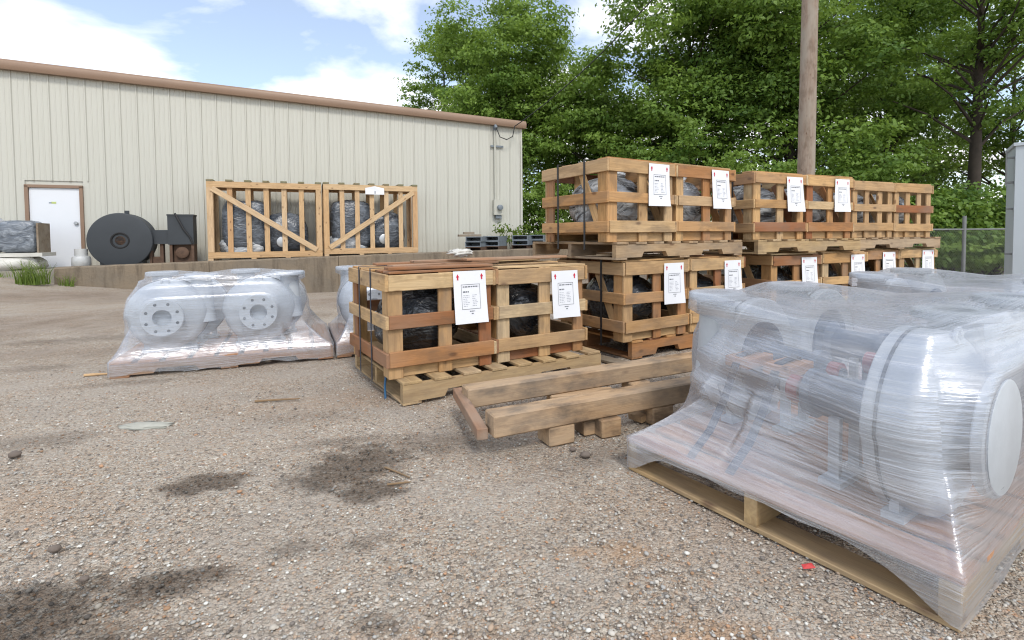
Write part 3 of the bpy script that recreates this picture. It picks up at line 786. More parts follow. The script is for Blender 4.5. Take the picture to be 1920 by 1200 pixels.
# ------------------------------------------------------------------ slatted crates
def paper_label(parent, x, z, w, h, y, tilt=0.0, seed=0):
    rr = random.Random(seed)
    nx, nz = 6, 8
    V, Fc = [], []
    def pt(u, v, lift=0.0):        # u,v in 0..1 (v up); gently curled sheet
        cx, cz = x + u * w + tilt * (1 - v) * 0.5, z + v * h + 0.0 * u
        cy = y - 0.004 - 0.020 * (1 - v) ** 2 * (0.3 + 0.7 * u) - 0.004 * math.sin(u * 5 + seed) * (1 - v) - lift
        return (cx, cy, cz)
    for j in range(nz + 1):
        for i in range(nx + 1): V.append(pt(i / nx, j / nz))
    for j in range(nz):
        for i in range(nx):
            a = j * (nx + 1) + i; Fc.append((a, a + 1, a + nx + 2, a + nx + 1))
    o = link('paper_label', new_mesh('paper_label', V, Fc, M_PAPER, True), parent)
    def pr(rects):
        V, Fc = [], []
        for (u0, v0, u1, v1) in rects:
            k = len(V); V += [pt(u0, v0, 0.0012), pt(u1, v0, 0.0012), pt(u1, v1, 0.0012), pt(u0, v1, 0.0012)]; Fc.append((k, k + 1, k + 2, k + 3))
        return V, Fc
    for c in (0.13, 0.87):
        V = [pt(c - 0.022, 0.83, 0.0012), pt(c + 0.022, 0.83, 0.0012), pt(c + 0.022, 0.885, 0.0012), pt(c + 0.05, 0.885, 0.0012), pt(c, 0.945, 0.0012), pt(c - 0.05, 0.885, 0.0012), pt(c - 0.022, 0.885, 0.0012)]
        link('red_arrow', new_mesh('red_arrow', V, [(0, 1, 2, 6), (5, 3, 4)], M_PAPERRED), o)
    b0, b1, c0, c1, t = 0.22, 0.80, 0.27, 0.745, 0.008
    R = []
    n = 8
    for i in range(n):
        a, b = i / n, (i + 1) / n
        R += [(b0 + (b1 - b0) * a, c0, b0 + (b1 - b0) * b, c0 + t), (b0 + (b1 - b0) * a, c1 - t, b0 + (b1 - b0) * b, c1)]
        R += [(b0, c0 + (c1 - c0) * a, b0 + t * 1.3, c0 + (c1 - c0) * b), (b1 - t * 1.3, c0 + (c1 - c0) * a, b1, c0 + (c1 - c0) * b)]
    # heading and bold line
    def words(v, hgt, u0, u1):
        u = u0; out = []
        while u < u1:
            l = rr.uniform(0.03, 0.09); out.append((u, v, min(u + l, u1), v + hgt)); u += l + 0.018
        return out
    R += words(0.688, 0.022, 0.27, 0.75) + words(0.59, 0.026, 0.27, 0.46)
    R += [(0.45, 0.222, 0.5, 0.24), (0.51, 0.222, 0.57, 0.24), (0.59, 0.222, 0.61, 0.24), (0.5, 0.175, 0.56, 0.195)]
    stuff(link('label_print', new_mesh('label_print', *pr(R), M_INK), o))
    R = []
    for k in range(7):
        v = 0.53 - 0.034 * k
        R += words(v, 0.009, 0.27, rr.uniform(0.36, 0.48)) + words(v, 0.011, rr.uniform(0.54, 0.57), rr.uniform(0.62, 0.72))
    stuff(link('label_small_print', new_mesh('label_small_print', *pr(R), M_INKFAINT), o))
    return o

RZ = [(0.065, 0.077), (0.257, 0.072), (0.456, 0.085)]
def crate(label, org, ang, w=0.61, dp=0.74, h=0.541, z=0.13, m=None, brace=(True, True), paper=True, straps=(), lid=4, seed=0, group='slatted wooden crates', posts=3):
    random.seed(100 + seed)
    m_main = m or M_CRATE
    r = thing('wooden_crate', label, 'crate', (org[0], org[1], z), rotz_of(ang), group)
    T = 0.018
    J = 0.004
    class _Pick:
        def __call__(self): return m_main if random.random() < 0.55 else random.choice((M_CRATE, M_CRATE_RED, M_CRATE_PALE))
    pick = _Pick()
    xp = [0.0, w * 0.46, w - 0.082] if posts == 3 else [0.0, w * 0.30, w * 0.62, w - 0.07]
    pw = 0.082 if posts == 3 else 0.07
    for side in (0, 1):                    # 0 front, 1 back
        yr = 0.0 if side == 0 else dp - T
        yp = T + 0.0008 if side == 0 else dp - 2 * T - 0.0008
        for (z0, hh) in RZ:
            board(r, 'rail', 0.0 + random.uniform(-.006, .006), yr, z0 + random.uniform(-.005, .005), w, T, hh * random.uniform(0.94, 1.05), pick(), J)
        for x in xp:
            board(r, 'post', x, yp, 0.0, pw * random.uniform(0.9, 1.05), T, h - 0.004 + random.uniform(-.01, .008), pick(), 0.002)
    for side in (0, 1):                    # left, right
        xr = -T - 0.0008 if side == 0 else w + 0.0008
        xpp = 0.0012 if side == 0 else w - T - 0.0012
        for (z0, hh) in RZ:
            board(r, 'rail', xr, 0.0, z0 + random.uniform(-.005, .005), T, dp, hh * random.uniform(0.94, 1.05), pick(), J)
        for y in (2 * T + 0.003, dp - 2 * T - 0.083):
            board(r, 'post', xpp, y, 0.0, T, 0.08, h - 0.006, pick(), 0.002)
        if brace[side]:
            xx = 0.011 if side == 0 else w - 0.011
            bar(r, 'brace', (xx, 0.30, h - 0.06), (xx, 0.10, 0.075), 0.06, 0.014, pick(), (0, 1, 0))
    # floor of the crate: recessed kick boards and deck
    board(r, 'base_board', 0.02, 2 * T + 0.004, 0.002, w - 0.04, 0.03, 0.068, pick())
    board(r, 'base_board', 0.02, dp - 2 * T - 0.034, 0.002, w - 0.04, 0.03, 0.068, pick())
    for k in range(4):
        board(r, 'floor_board', 0.022 + k * (w - 0.044) / 4, 0.075, 0.054, (w - 0.044) / 4 - 0.012, dp - 0.15, 0.016, pick())
    for k in range(lid):
        y = 0.02 + (dp - 0.14) * k / max(lid - 1, 1)
        board(r, 'lid_slat', 0.0 + random.uniform(-.02, .012), y, h + 0.0015, w + random.uniform(-.01, .02), 0.10, 0.012, pick(), 0.006)
    if paper:
        paper_label(r, w * 0.585 + random.uniform(-0.02, 0.012), 0.248 + random.uniform(-0.02, 0.008), 0.198, 0.288, -0.006, random.uniform(-0.03, 0.035), seed)
    for (y, col) in straps:
        x0 = -T - 0.003
        V, Fc = merge([boxdata(x0 - 0.002, y, -0.05, x0, y + 0.018, h + 0.02), boxdata(x0 - 0.002, y, h + 0.02, w, y + 0.018, h + 0.022)])
        link('strap', new_mesh('strap', V, Fc, col), r)
    return r
def motor(label, org, ang, z, m, w=0.40, d=0.5, h=0.36, seed=0, w_crate=0.61, dp=0.74, group='wrapped motors inside the crates'):
    d_, n_ = dirs(ang)
    c = np.array(org[:3]) + d_ * w_crate * 0.48 + n_ * dp * 0.5
    r = thing('wrapped_motor', label, 'motor', (c[0], c[1], z + 0.0705), rotz_of(ang), group)
    # body lying lengthwise, terminal box and shaft end under one loose bag
    base = blob('bagged_body', (w, d, h), m, 2.4, 0.05, seed, parent=r)
    blob('bagged_terminal_box', (w * 0.4, d * 0.35, h * 0.55), m, 3.2, 0.05, seed + 1, 24, 14, r, Matrix.Translation((-w * 0.38, -0.02, h * 0.12)))
    blob('bagged_shaft_end', (w * 0.3, d * 0.3, h * 0.34), m, 2.2, 0.09, seed + 2, 24, 14, r, Matrix.Translation((0.03, d * 0.5, h * 0.26)))
    blob('bag_knot', (w * 0.3, d * 0.3, h * 0.3), m, 2.0, 0.22, seed + 3, 24, 14, r, Matrix.Translation((0.02, -d * 0.12, h * 0.86)), False)
    return r

ROW, ROWN = dirs(58.7)
C0 = on_z(734, 713, 0.13); C0[2] = 0; C0 = C0 + ROWN * 0.02
C1 = on_z(1173, 644, 0.13); C1[2] = 0
U1 = on_z(1143, 297, 1.345); U1[2] = 0
seedn = [0]
CR_A = 'slatted wooden crates on pallets'
def pair(where, org, ang, z, m, labels, wraps, widths=(0.61, 0.61), gap=0.014, papers=(True, True), straps=(), brace=(True, True), posts=3, lid=4, mot=None):
    d_, n_ = dirs(ang); p = np.array(org)
    for i in range(2):
        seedn[0] += 1
        crate(labels[i], p, ang, w=widths[i], z=z, m=m, paper=papers[i], straps=straps if i == 0 else (), brace=brace, seed=seedn[0], group=CR_A, posts=posts, lid=lid)
        motor(wraps[i], p, ang, z, mot if mot else M_WRAPBLACK, w=0.44, d=0.56, h=0.40 if mot else 0.36, seed=seedn[0] * 5, w_crate=widths[i])
        p = p + d_ * (widths[i] + gap + 0.036)

# 1: single layer in front
A1 = on_z(754, 761); 
pallet('yellowish pallet under the single-layer pair of crates behind the timber beams', A1 - ROWN * 0.015 , 58.7, 1.30, 0.93, 0.12, M_PALLET_NEW)
pair('near', C0, 58.7, 0.12, M_CRATE,
     ('low wooden crate of the single-layer pair with two thin straps down its side', 'low wooden crate beside the timber beams, red-brown kick board, nearest the two-high stacks'),
     ('black bagged motor inside the crate with two thin side straps', 'black bagged motor inside the crate with the red-brown kick board'), (0.605, 0.63), 0.0, straps=((0.24, M_STRAP_NAVY), (0.47, M_STRAP_NAVY)), brace=(False, False), lid=5)
# loose boards and a scrap of white plastic lying on top of this pair
topz = 0.12 + 0.541 + 0.0145
for k, (s, n_, L, w_, a, m_) in enumerate([(0.02, 0.10, 0.60, 0.09, 3, M_CRATE), (0.10, 0.28, 0.72, 0.09, -6, M_REDWOOD), (0.28, 0.42, 0.66, 0.10, 5, M_REDWOOD), (0.5, 0.16, 0.7, 0.09, 2, M_REDWOOD), (0.62, 0.34, 0.62, 0.09, -4, M_REDWOOD), (0.68, 0.52, 0.55, 0.10, 3, M_CRATE), (0.1, 0.58, 1.1, 0.09, 1, M_REDWOOD)]):
    p = C0 + ROW * s + ROWN * n_
    over = 0.001 + (0.0155 if k in (2, 4) else (0.031 if k == 3 else 0.0))
    lab = ['pale board laid across the strapped low crate', 'red-brown board slanting across the strapped low crate', 'red-brown board lapping over the slanting one on the low crates', 'topmost red-brown board across the gap between the low crates', 'red-brown board on the low crate with the red-brown kick board', 'pale short board near the back of the low crate pair', 'long red-brown board along the back of both low crates'][k]
    b = board(None, 'loose_board', -0.0, -w_ / 2, -0.0, L, w_, 0.014, m_)
    b.matrix_world = Matrix.Translation((p[0], p[1], topz + 0.004 + over + 0.007)) @ Matrix.Rotation(rotz_of(58.7 + a), 4, 'Z') @ Matrix.Translation((L / 2, 0, 0))
    tag(b, lab, 'board', 'loose boards on the low crates')
p = C0 + ROW * 0.55 + ROWN * 0.3
tag(blob('crumpled_plastic', (0.14, 0.10, 0.05), M_WHITEBAG, 2.0, 0.35, 77, 24, 14, None, Matrix.Translation((p[0], p[1], topz + 0.05)), freq=7), 'crumpled scrap of white plastic on top of the loose boards', 'scrap')
# blue tail of strap hanging at the pallet
p = A1 + ROWN * 0.16 - ROW * 0.03
tag(tube_obj('strap_tail', [(p[0], p[1], 0.125), (p[0] - 0.006, p[1] - 0.004, 0.07), (p[0] - 0.002, p[1] - 0.012, 0.004)], 0.006, M_STRAP_BLUE), 'blue strap tail hanging from the yellowish pallet to the gravel', 'strap')

# 2: first two-high stack
P2 = on_z(1191, 674)
pallet('bottom pallet of the two-high stack next to the low crates', P2 - ROW * 0.03, 58.7, 1.30, 0.98, 0.13, M_CRATE_RED)
pair('s2l', C1, 58.7, 0.13, M_CRATE_RED,
     ('bottom-layer crate with a black strap, directly under the tilted upper pallet beside the low crates', 'bottom-layer crate second in from the low crates, paper sheet facing the wrapped pumps'),
     ('black bagged motor in the strapped bottom-layer crate beside the low crates', 'black bagged motor in the bottom-layer crate second in from the low crates'), straps=((0.21, M_STRAP_DARK),), lid=2)
zu = 0.13 + 0.541 + 0.016
pallet('weathered pallet between the layers of the stack next to the low crates', U1 + ROW * 0.045 - ROWN * 0.012, 58.7, 1.32, 0.98, 0.118, M_PALLET, zbase=zu)
pair('s2u', U1, 58.7, zu + 0.118, M_CRATE_RED,
     ('upper crate at the outer end of the stacks, two black straps over its open side', 'upper crate sharing a pallet with the double-strapped end crate'),
     ('bagged motor with silvery top in the double-strapped upper end crate', 'bagged motor with silvery top in the upper crate beside the double-strapped one'), (0.61, 0.63), 0.0, straps=((0.22, M_STRAP_DARK), (0.52, M_STRAP_DARK)), mot=M_WRAPSILVER)

# 3: second two-high stack
A3 = 65.0; D3, N3 = dirs(A3)
U3 = U1 + ROW * 1.547
L3 = on_plane(1450, 484, C1, ROW); L3[2] = 0
pallet('bottom pallet of the middle two-high stack', L3 - D3 * 0.02 - N3 * 0.05, A3, 1.30, 0.98, 0.13, M_PALLET)
pair('s3l', L3, A3, 0.13, M_CRATE, ('bottom-layer crate with slanting side brace in the middle stack', 'bottom-layer crate of the middle stack, beside the far stack'),
     ('black bagged motor in the braced bottom-layer crate of the middle stack', 'black bagged motor in the bottom-layer crate next to the far stack'), lid=2)
pallet('splintered yellowish pallet between the layers of the middle stack', U3 - D3 * 0.0 - N3 * 0.03, A3, 1.32, 0.98, 0.118, M_PALLET_NEW, zbase=zu)
pair('s3u', U3, A3, zu + 0.118, M_CRATE_RED, ('upper crate of the middle stack, single black strap on its side', 'upper crate of the middle stack beside the far pale crates'),
     ('finned motor in clear film in the single-strapped upper crate of the middle stack', 'finned motor in clear film in the upper crate beside the far pale crates'), (0.61, 0.61), 0.0, straps=((0.2, M_STRAP_DARK),), mot=M_WRAPSILVER)

# 4: far stack
A4 = 66.8; D4, N4 = dirs(A4)
U4 = U1 + ROW * 3.115
L4 = on_plane(1612, 484, C1, ROW); L4[2] = 0
pallet('bottom pallet of the far two-high stack', L4 - N4 * 0.05, A4, 1.30, 0.98, 0.13, M_PALLET)
pair('s4l', L4, A4, 0.13, M_CRATE, ('bottom-layer crate of the far stack, beside the middle stack', 'reddish bottom-layer crate at the fence end of the far stack'),
     ('black bagged motor in the far stack bottom crate beside the middle stack', 'black bagged motor in the bottom crate at the fence end'), lid=2)
pallet('grey-brown pallet between the layers of the far stack', U4 - N4 * 0.03 + D4 * 0.03, A4, 1.32, 0.98, 0.118, M_PALLET, zbase=zu)
pair('s4u', U4, A4, zu + 0.118 - 0.03 + 0.03, M_CRATE_PALE, ('pale upper crate without a paper sheet in the far stack, against the middle stack', 'pale upper crate without a paper sheet at the fence end of the far stack'),
     ('finned motor in clear film in the pale upper crate against the middle stack', 'finned motor in clear film in the pale upper crate at the fence end'), (0.61, 0.61), 0.0, papers=(False, False), mot=M_WRAPSILVER, posts=4)

# ------------------------------------------------------------------ pumps on pallets under stretch film
def pump_proto(zc, RV, RF, RB, sq, dx, fl_=1.0):
    """one end-suction pump; axis along +y, suction face at y=0, base z=0, axis at height zc"""
    parts = {}
    ax = Matrix.Translation((0, 0, zc))
    k = RV / 0.236
    vol = [(0.055, 0.075), (0.075, 0.10), (0.095, 0.15), (0.105, 0.19), (0.12, 0.215), (0.145, 0.232), (0.17, 0.236), (0.245, 0.236), (0.246, 0.230), (0.254, 0.230), (0.255, 0.238), (0.292, 0.238), (0.298, 0.232), (0.30, 0.10)]
    V, Fc = lathe([(y * sq, r * k) for y, r in vol], 56)
    V = [(x * (1 + 0.03 * math.sin(math.atan2(z, x) * 0.5 + 0.4)), y, z) for x, y, z in V]
    parts['volute_casing'] = (new_mesh('volute_casing', V, Fc, M_PUMP), ax)
    V, Fc = lathe([(0.245 * sq, 0.2305 * k), (0.2455 * sq, 0.240 * k), (0.2545 * sq, 0.240 * k), (0.255 * sq, 0.2305 * k)], 56, 'Y', False)
    V = [(x * (1 + 0.03 * math.sin(math.atan2(z, x) * 0.5 + 0.4)), y, z) for x, y, z in V]
    parts['casing_seam'] = (new_mesh('casing_seam', V, Fc, M_PUMP_DARK), ax)
    fl = [(0.10, RB), (0.0, RB), (0.0, RF - 0.004), (0.004, RF), (0.022, RF), (0.026, RF - 0.004), (0.026, 0.08), (0.06 * sq + 0.005, 0.078)]
    V, Fc = lathe(fl, 44, 'Y', False)
    parts['suction_flange'] = (new_mesh('suction_flange', V, Fc, M_PUMP), ax)
    z0 = zc - 0.11; zt = 0.51 - z0
    V, Fc = lathe([(0.05, 0.085), (0.15, 0.07), (zt - 0.035, 0.062), (zt - 0.025, 0.068)], 28, 'Z', False)
    d2 = lathe([(zt - 0.025, 0.062), (zt - 0.025, 0.098), (zt - 0.021, 0.102), (zt - 0.004, 0.102), (zt, 0.098), (zt, 0.05), (0.2, 0.05)], 32, 'Z', False)
    parts['discharge_nozzle'] = (new_mesh('discharge_nozzle', *merge([(V, Fc), d2]), M_PUMP), Matrix.Translation((dx, 0.21 * sq, z0)))
    fr = [(0.295, 0.15), (0.31, 0.15), (0.315, 0.10), (0.34, 0.07), (0.50, 0.062), (0.505, 0.075), (0.53, 0.075), (0.535, 0.03), (0.60, 0.024)]
    V, Fc = lathe([(0.3 * sq + (y - 0.3) * fl_, r) for y, r in fr], 28)
    parts['bearing_frame'] = (new_mesh('bearing_frame', V, Fc, M_PUMP if sq == 1.0 else M_MOTOR_BLUE), ax)
    e = -0.3 * (1 - sq) - (1 - fl_) * 0.13
    ft = merge([boxdata(-0.10, 0.40 + e, 0.0, 0.10, 0.46 + e, 0.018), boxdata(-0.075, 0.415 + e, 0.018, -0.055, 0.445 + e, zc - 0.04), boxdata(0.055, 0.415 + e, 0.018, 0.075, 0.445 + e, zc - 0.04), boxdata(-0.16, 0.20 * sq, 0.0, 0.16, 0.27 * sq, 0.02), boxdata(-0.15, 0.22 * sq, 0.02, -0.12, 0.25 * sq, 0.13), boxdata(0.12, 0.22 * sq, 0.02, 0.15, 0.25 * sq, 0.13)])
    parts['foot'] = (new_mesh('foot', *ft, M_PUMP), Matrix.Identity(4))
    eye = [(0.022 * math.cos(2 * math.pi * i / 16), 0.0, 0.022 * math.sin(2 * math.pi * i / 16)) for i in range(17)]
    V, Fc = tube_data(eye, [0.006] * 17, 6)
    parts['lifting_eye'] = (new_mesh('lifting_eye', V, Fc, M_PUMP), Matrix.Translation((0.0, 0.125 * sq, zc + RV - 0.01)))
    for q in parts: smooth_by_angle(parts[q][0], 32)
    V, Fc = lathe([(0.099, RB), (0.10, 0.0005)], 28, 'Y', False)
    bore = new_mesh('bore', V, Fc, M_PUMP_DARK)
    V, Fc = lathe([(0.3 * sq + y * fl_, r) for y, r in ((0.255, 0.03), (0.255, 0.042), (0.29, 0.042), (0.29, 0.03))], 20)
    guard = new_mesh('coupling_guard', V, Fc, M_REDPAINT)
    verts = np.concatenate([np.array([list(M @ v.co) for v in me.vertices]) for q, (me, M) in parts.items()])
    return dict(parts=parts, bore=bore, guard=guard, verts=verts, zc=zc, rb=RF * 0.76)
PUMP_S = pump_proto(0.25, 0.230, 0.12, 0.0526, 1.0, 0.195, 0.45)
PUMP_L = pump_proto(0.235, 0.24, 0.15, 0.065, 0.72, 0.2)
V, Fc = lathe([(-0.0012, 0.0), (-0.0012, 0.0095), (0.004, 0.0095)], 14, 'Y', False)
HOLE = new_mesh('bolt_hole', V, Fc, M_PUMP_DARK)
COVER = smooth_by_angle(new_mesh('flange_cover', *lathe([(-0.007, 0.136), (-0.005, 0.140), (-0.0008, 0.140)], 44), M_PUMP))
def pump(label, mw, group, P):
    r = thing('centrifugal_pump', label, 'pump', (0, 0, 0), 0, group)
    r.matrix_world = mw
    for k, (me, M) in P['parts'].items():
        o = link(k, me, r, M)
        if k == 'suction_flange' and P is PUMP_L:
            link('flange_cover', COVER, o, Matrix.Identity(4))
        elif k == 'suction_flange':
            for i in range(8):
                t = math.pi / 8 + i * math.pi / 4
                link('bolt_hole', HOLE, o, Matrix.Translation((P['rb'] * math.cos(t), 0, P['rb'] * math.sin(t))))
            link('bore', P['bore'], o, Matrix.Identity(4))
    gd = link('coupling_guard', P['guard'], r, Matrix.Translation((0, 0, P['zc'])))
    gd['label'] = 'small red coupling guard on the shaft'
    return r

def hull2(p):
    p = sorted(set(map(tuple, np.round(p, 4))))
    def half(q):
        h = []
        for a in q:
            while len(h) > 1 and (h[-1][0] - h[-2][0]) * (a[1] - h[-2][1]) - (h[-1][1] - h[-2][1]) * (a[0] - h[-2][0]) <= 0: h.pop()
            h.append(a)
        return h
    l, u = half(p), half(p[::-1])
    return np.array(l[:-1] + u[:-1])
def radial(h, c, U):
    e = np.roll(h, -1, 0) - h
    nrm = np.stack([e[:, 1], -e[:, 0]], 1)
    num = ((h - c) * nrm).sum(1)
    den = U @ nrm.T
    with np.errstate(divide='ignore', invalid='ignore'):
        t = np.where(den > 1e-9, num[None] / den, 1e9)
    return t.min(1)
def film(label, pal, L, D, H, pts, ztop=0.60, seed=0, side_open=True, m=None):
    NA = 220
    c = np.array([L / 2, D / 2])
    # sample directions evenly along the pallet rectangle so that corners stay crisp
    per = 2 * (L + D); q = []
    for k in range(NA):
        t = per * k / NA
        if t < L: q.append((t, 0))
        elif t < L + D: q.append((L, t - L))
        elif t < 2 * L + D: q.append((2 * L + D - t, D))
        else: q.append((0, per - t))
    q = np.array(q); U = q - c; rl = np.linalg.norm(U, axis=1); U = U / rl[:, None]
    zs = np.linspace(H + 0.004, ztop, 28)
    rect = np.array([(0, 0), (L, 0), (L, D), (0, D)]) + np.array([(-1, -1), (1, -1), (1, 1), (-1, 1)]) * 0.007
    rr = radial(rect, c, U)
    rc = []
    for z in zs:
        s = pts[np.abs(pts[:, 2] - z) < 0.022][:, :2]
        rc.append(radial(hull2(s), c, U) if len(s) > 8 else rc[-1])
    rc = np.array(rc) + 0.004
    hi = pts[pts[:, 2] > ztop - 0.02][:, :2]
    rc[-1] = np.maximum(rc[-1], radial(hull2(hi), c, U) + 0.004)
    # the film stays taut: dilate then smooth over height
    dil = np.array([rc[max(0, i - 1):i + 2].max(0) for i in range(len(zs))])
    ker = np.array([0.06, 0.24, 0.4, 0.24, 0.06]); pad = np.pad(dil, ((2, 2), (0, 0)), 'edge')
    sm = sum(ker[k] * pad[k:k + len(zs)] for k in range(5))
    smax = np.maximum(sm, rc)
    fade = np.exp(-(zs - H) / 0.105)[:, None] * (1 - sstep(0.30, 0.5, zs))[:, None]
    R = smax + np.maximum(rr[None] - smax, 0) * fade
    # taut line from the deck edge up to where the load bulges most
    lowz = zs < 0.42
    kmax = np.where(lowz[:, None], smax, 0).argmax(0)
    zst = np.maximum(zs[kmax], H + 0.12); rst = smax[kmax, np.arange(NA)]
    tt = np.clip((zs[:, None] - H) / (zst[None] - H), 0, 1)
    lin = rr[None] + (rst - rr)[None] * tt
    wt = np.where((q[:, 1] < 1e-6) | (q[:, 1] > D - 1e-6), 0.85, 0.22 if m is M_FILM_MILKY else 0.6)[None]
    R = np.maximum(R, np.where(tt < 1, wt * lin + (1 - wt) * R, R))
    R[0] = rr
    th = np.arange(NA)
    rng = np.random.default_rng(seed)
    ph = rng.uniform(0, 6.28, 6)
    for i, z in enumerate(zs):
        R[i] += 0.0022 * np.sin(th * 0.33 + z * 9 + ph[0]) * np.sin(th * 0.11 + ph[1]) + 0.0012 * np.sin(z * 60 + th * 0.05 + ph[2])
    rings = []
    # skirt below the deck: covers the stringer faces, pulled up over the open ends
    yy, xx = q[:, 1], q[:, 0]
    on_side = ((xx < 1e-6) | (xx > L - 1e-6)) & side_open
    cornerd = np.minimum(yy, D - yy)
    zb = np.where(on_side, H - 0.022 - (H - 0.034) * np.exp(-(cornerd / 0.11) ** 2), 0.014 + 0.016 * (np.sin(xx * 9.7 + ph[3]) > 0.1) * np.abs(np.sin(xx * 9.7 + ph[3])))
    zb = zb + 0.003 * np.sin(th * 0.7 + ph[4])
    V, UV = [], []
    def ring(r, z, extra=0.0):
        P = c + U * np.asarray(r)[:, None]
        for k in range(NA):
            V.append((P[k, 0], P[k, 1], float(z if np.isscalar(z) else z[k])))
            UV.append((k / NA * per, float(z if np.isscalar(z) else z[k]) + extra))
    ring(rr + 0.001, zb)
    ring(rr, (zb + H) / 2)
    for i, z in enumerate(zs): ring(R[i], z)
    base = len(zs) + 2
    top = R[-1]
    for f in (0.995, 0.97, 0.92, 0.86, 0.78, 0.68, 0.56, 0.42, 0.27, 0.12, 0.01):
        P = c + U * (top * f)[:, None]
        hgt = np.full(NA, ztop - 0.015)
        hp = pts[pts[:, 2] > ztop - 0.03]
        for k in range(NA):
            dd = np.hypot(hp[:, 0] - P[k, 0], hp[:, 1] - P[k, 1])
            hgt[k] = max(hgt[k], (hp[:, 2] + 0.005 - 0.13 * np.maximum(dd - 0.012, 0)).max())
        if f > 0.98: hgt = np.maximum(hgt - 0.004, ztop)
        ring(top * f, hgt, (1 - f) * 0.5)
    nr = len(V) // NA
    Q = []
    for i in range(nr - 1):
        for k in range(NA):
            a, b = i * NA + k, i * NA + (k + 1) % NA
            Q.append((a, b, b + NA, a + NA))
    me = new_mesh('stretch_film', V, Q, m or M_FILM, True)
    uvl = me.uv_layers.new(name='UVMap')
    li = np.empty(len(me.loops), np.int32); me.loops.foreach_get('vertex_index', li)
    uv = np.array(UV)[li]
    # close the seam
    quad = uv.reshape(-1, 4, 2); wrap = (quad[:, :, 0].max(1) - quad[:, :, 0].min(1)) > per / 2
    quad[wrap] = np.where((quad[wrap][:, :, :1] < per / 2) & (np.arange(2) == 0), quad[wrap] + np.array([per, 0]), quad[wrap])
    uvl.data.foreach_set('uv', quad.reshape(-1).astype(np.float32))
    o = link('stretch_film', me)
    o.matrix_world = pal.matrix_basis.copy()
    return tag(o, label, 'plastic film', 'stretch film round the pump pallets')

def pump_pallet(org, ang, where, plab, pumps, back=(0.345, 0.895), front=(0.27, 0.82), L=1.29, D=0.94, H=0.10, seed=0, film_label='', extras=True, P=None, yf=0.045, yb=0.045, fm=None, pm=None):
    pal = pallet(plab, org, ang, L, D, H, pm or M_PALLET_NEW, M_DECK, nb=9, group='pallets carrying the grey pumps', bw=0.12)
    B = pal.matrix_basis.copy()
    pts = []
    i = 0
    for s in front:
        M = Matrix.Translation((s, yf, H + 0.001)); pump(pumps[i], B @ M, 'grey pumps under stretch film', P); i += 1
        pts.append(P['verts'] + np.array([s, yf, H]))
    for s in back:
        M = Matrix.Translation((s, D - yb, H + 0.001)) @ Matrix.Rotation(math.pi, 4, 'Z'); pump(pumps[i], B @ M, 'grey pumps under stretch film', P); i += 1
        pts.append(P['verts'] * np.array([-1, -1, 1]) + np.array([s, D - yb, H]))
    if extras:
        # straps that tie the bearing frames down on the -x side, over wooden blocks
        for y in (0.56, 0.70):
            pth = [(0.035, y, H + 0.002), (0.14, y, H + 0.07), (0.22, y, H + 0.16), (0.28, y, H + 0.265), (0.31, y, H + 0.30), (0.42, y, H + 0.31), (0.62, y, H + 0.10)]
            V, Fc = [], []
            for x, yv, z in pth:
                V += [(x, yv - 0.014, z), (x, yv + 0.014, z), (x, yv + 0.014, z + 0.003), (x, yv - 0.014, z + 0.003)]
            for k in range(len(pth) - 1):
                for e in range(4): Fc.append((k * 4 + e, k * 4 + (e + 1) % 4, k * 4 + 4 + (e + 1) % 4, k * 4 + 4 + e))
            board(pal, 'wood_pad', 0.29, y - 0.045, H + 0.262, 0.16, 0.09, 0.036, M_DECK)
            link('tie_down_strap', new_mesh('tie_down_strap', V, Fc, M_STRAP_NAVY), pal)
    film(film_label, pal, L, D, H, np.concatenate(pts), 0.565, seed, m=fm)
    return pal

AL = on_z(205, 712); DL, NL = dirs(67.1)
pump_pallet(AL, 67.1, 'left', 'pump pallet standing alone on open gravel before the retaining wall',
            ('grey pump with flange facing the yard, at the open-gravel end of its pallet', 'grey pump with flange facing the yard, second on the pallet before the retaining wall',
             'grey pump facing the retaining wall, behind the open-gravel one', 'grey pump facing the retaining wall, behind the second flange'), seed=1,
            film_label='hazy stretch film draped over the pump pair on open gravel', extras=False, P=PUMP_S, fm=M_FILM_MILKY, pm=M_REDWOOD)
AL2 = AL + DL * 1.315
pump_pallet(AL2, 67.1, 'left2', 'pump pallet half hidden behind the low crate pair',
            ('grey pump half hidden behind the strapped low crate', 'grey pump fully behind the low crate pair', 'grey pump facing the retaining wall behind the low crates', 'second grey pump facing the retaining wall behind the low crates'), seed=2,
            film_label='hazy stretch film on the pump pallet behind the low crates', extras=False, P=PUMP_S, fm=M_FILM_MILKY, pm=M_REDWOOD)
BR = on_z(1800, 1190); AR = on_z(1178, 880)
nr_ = (AR - BR) / np.linalg.norm(AR - BR); AngR = math.degrees(math.atan2(nr_[1], -nr_[0]))
DR, NR = dirs(AngR)
pump_pallet(BR, AngR, 'right', 'pump pallet with open fork slots and reddish deck beside the timber beams',
            ('large grey pump at the open fork-slot side of the wrapped pallet', 'grey pump behind the fork-slot one on the same wrapped pallet', 'grey pump with raised flange at the beam end of the wrapped pallet', 'grey pump with raised flange next to the beam-end one'),
            front=(0.30, 0.85), back=(0.58, 1.13), P=PUMP_L, yf=0.005, yb=-0.05, H=0.118, seed=3, film_label='taut streaky stretch film over the pumps beside the timber beams')
BR2 = BR + DR * 1.48 + NR * 0.05
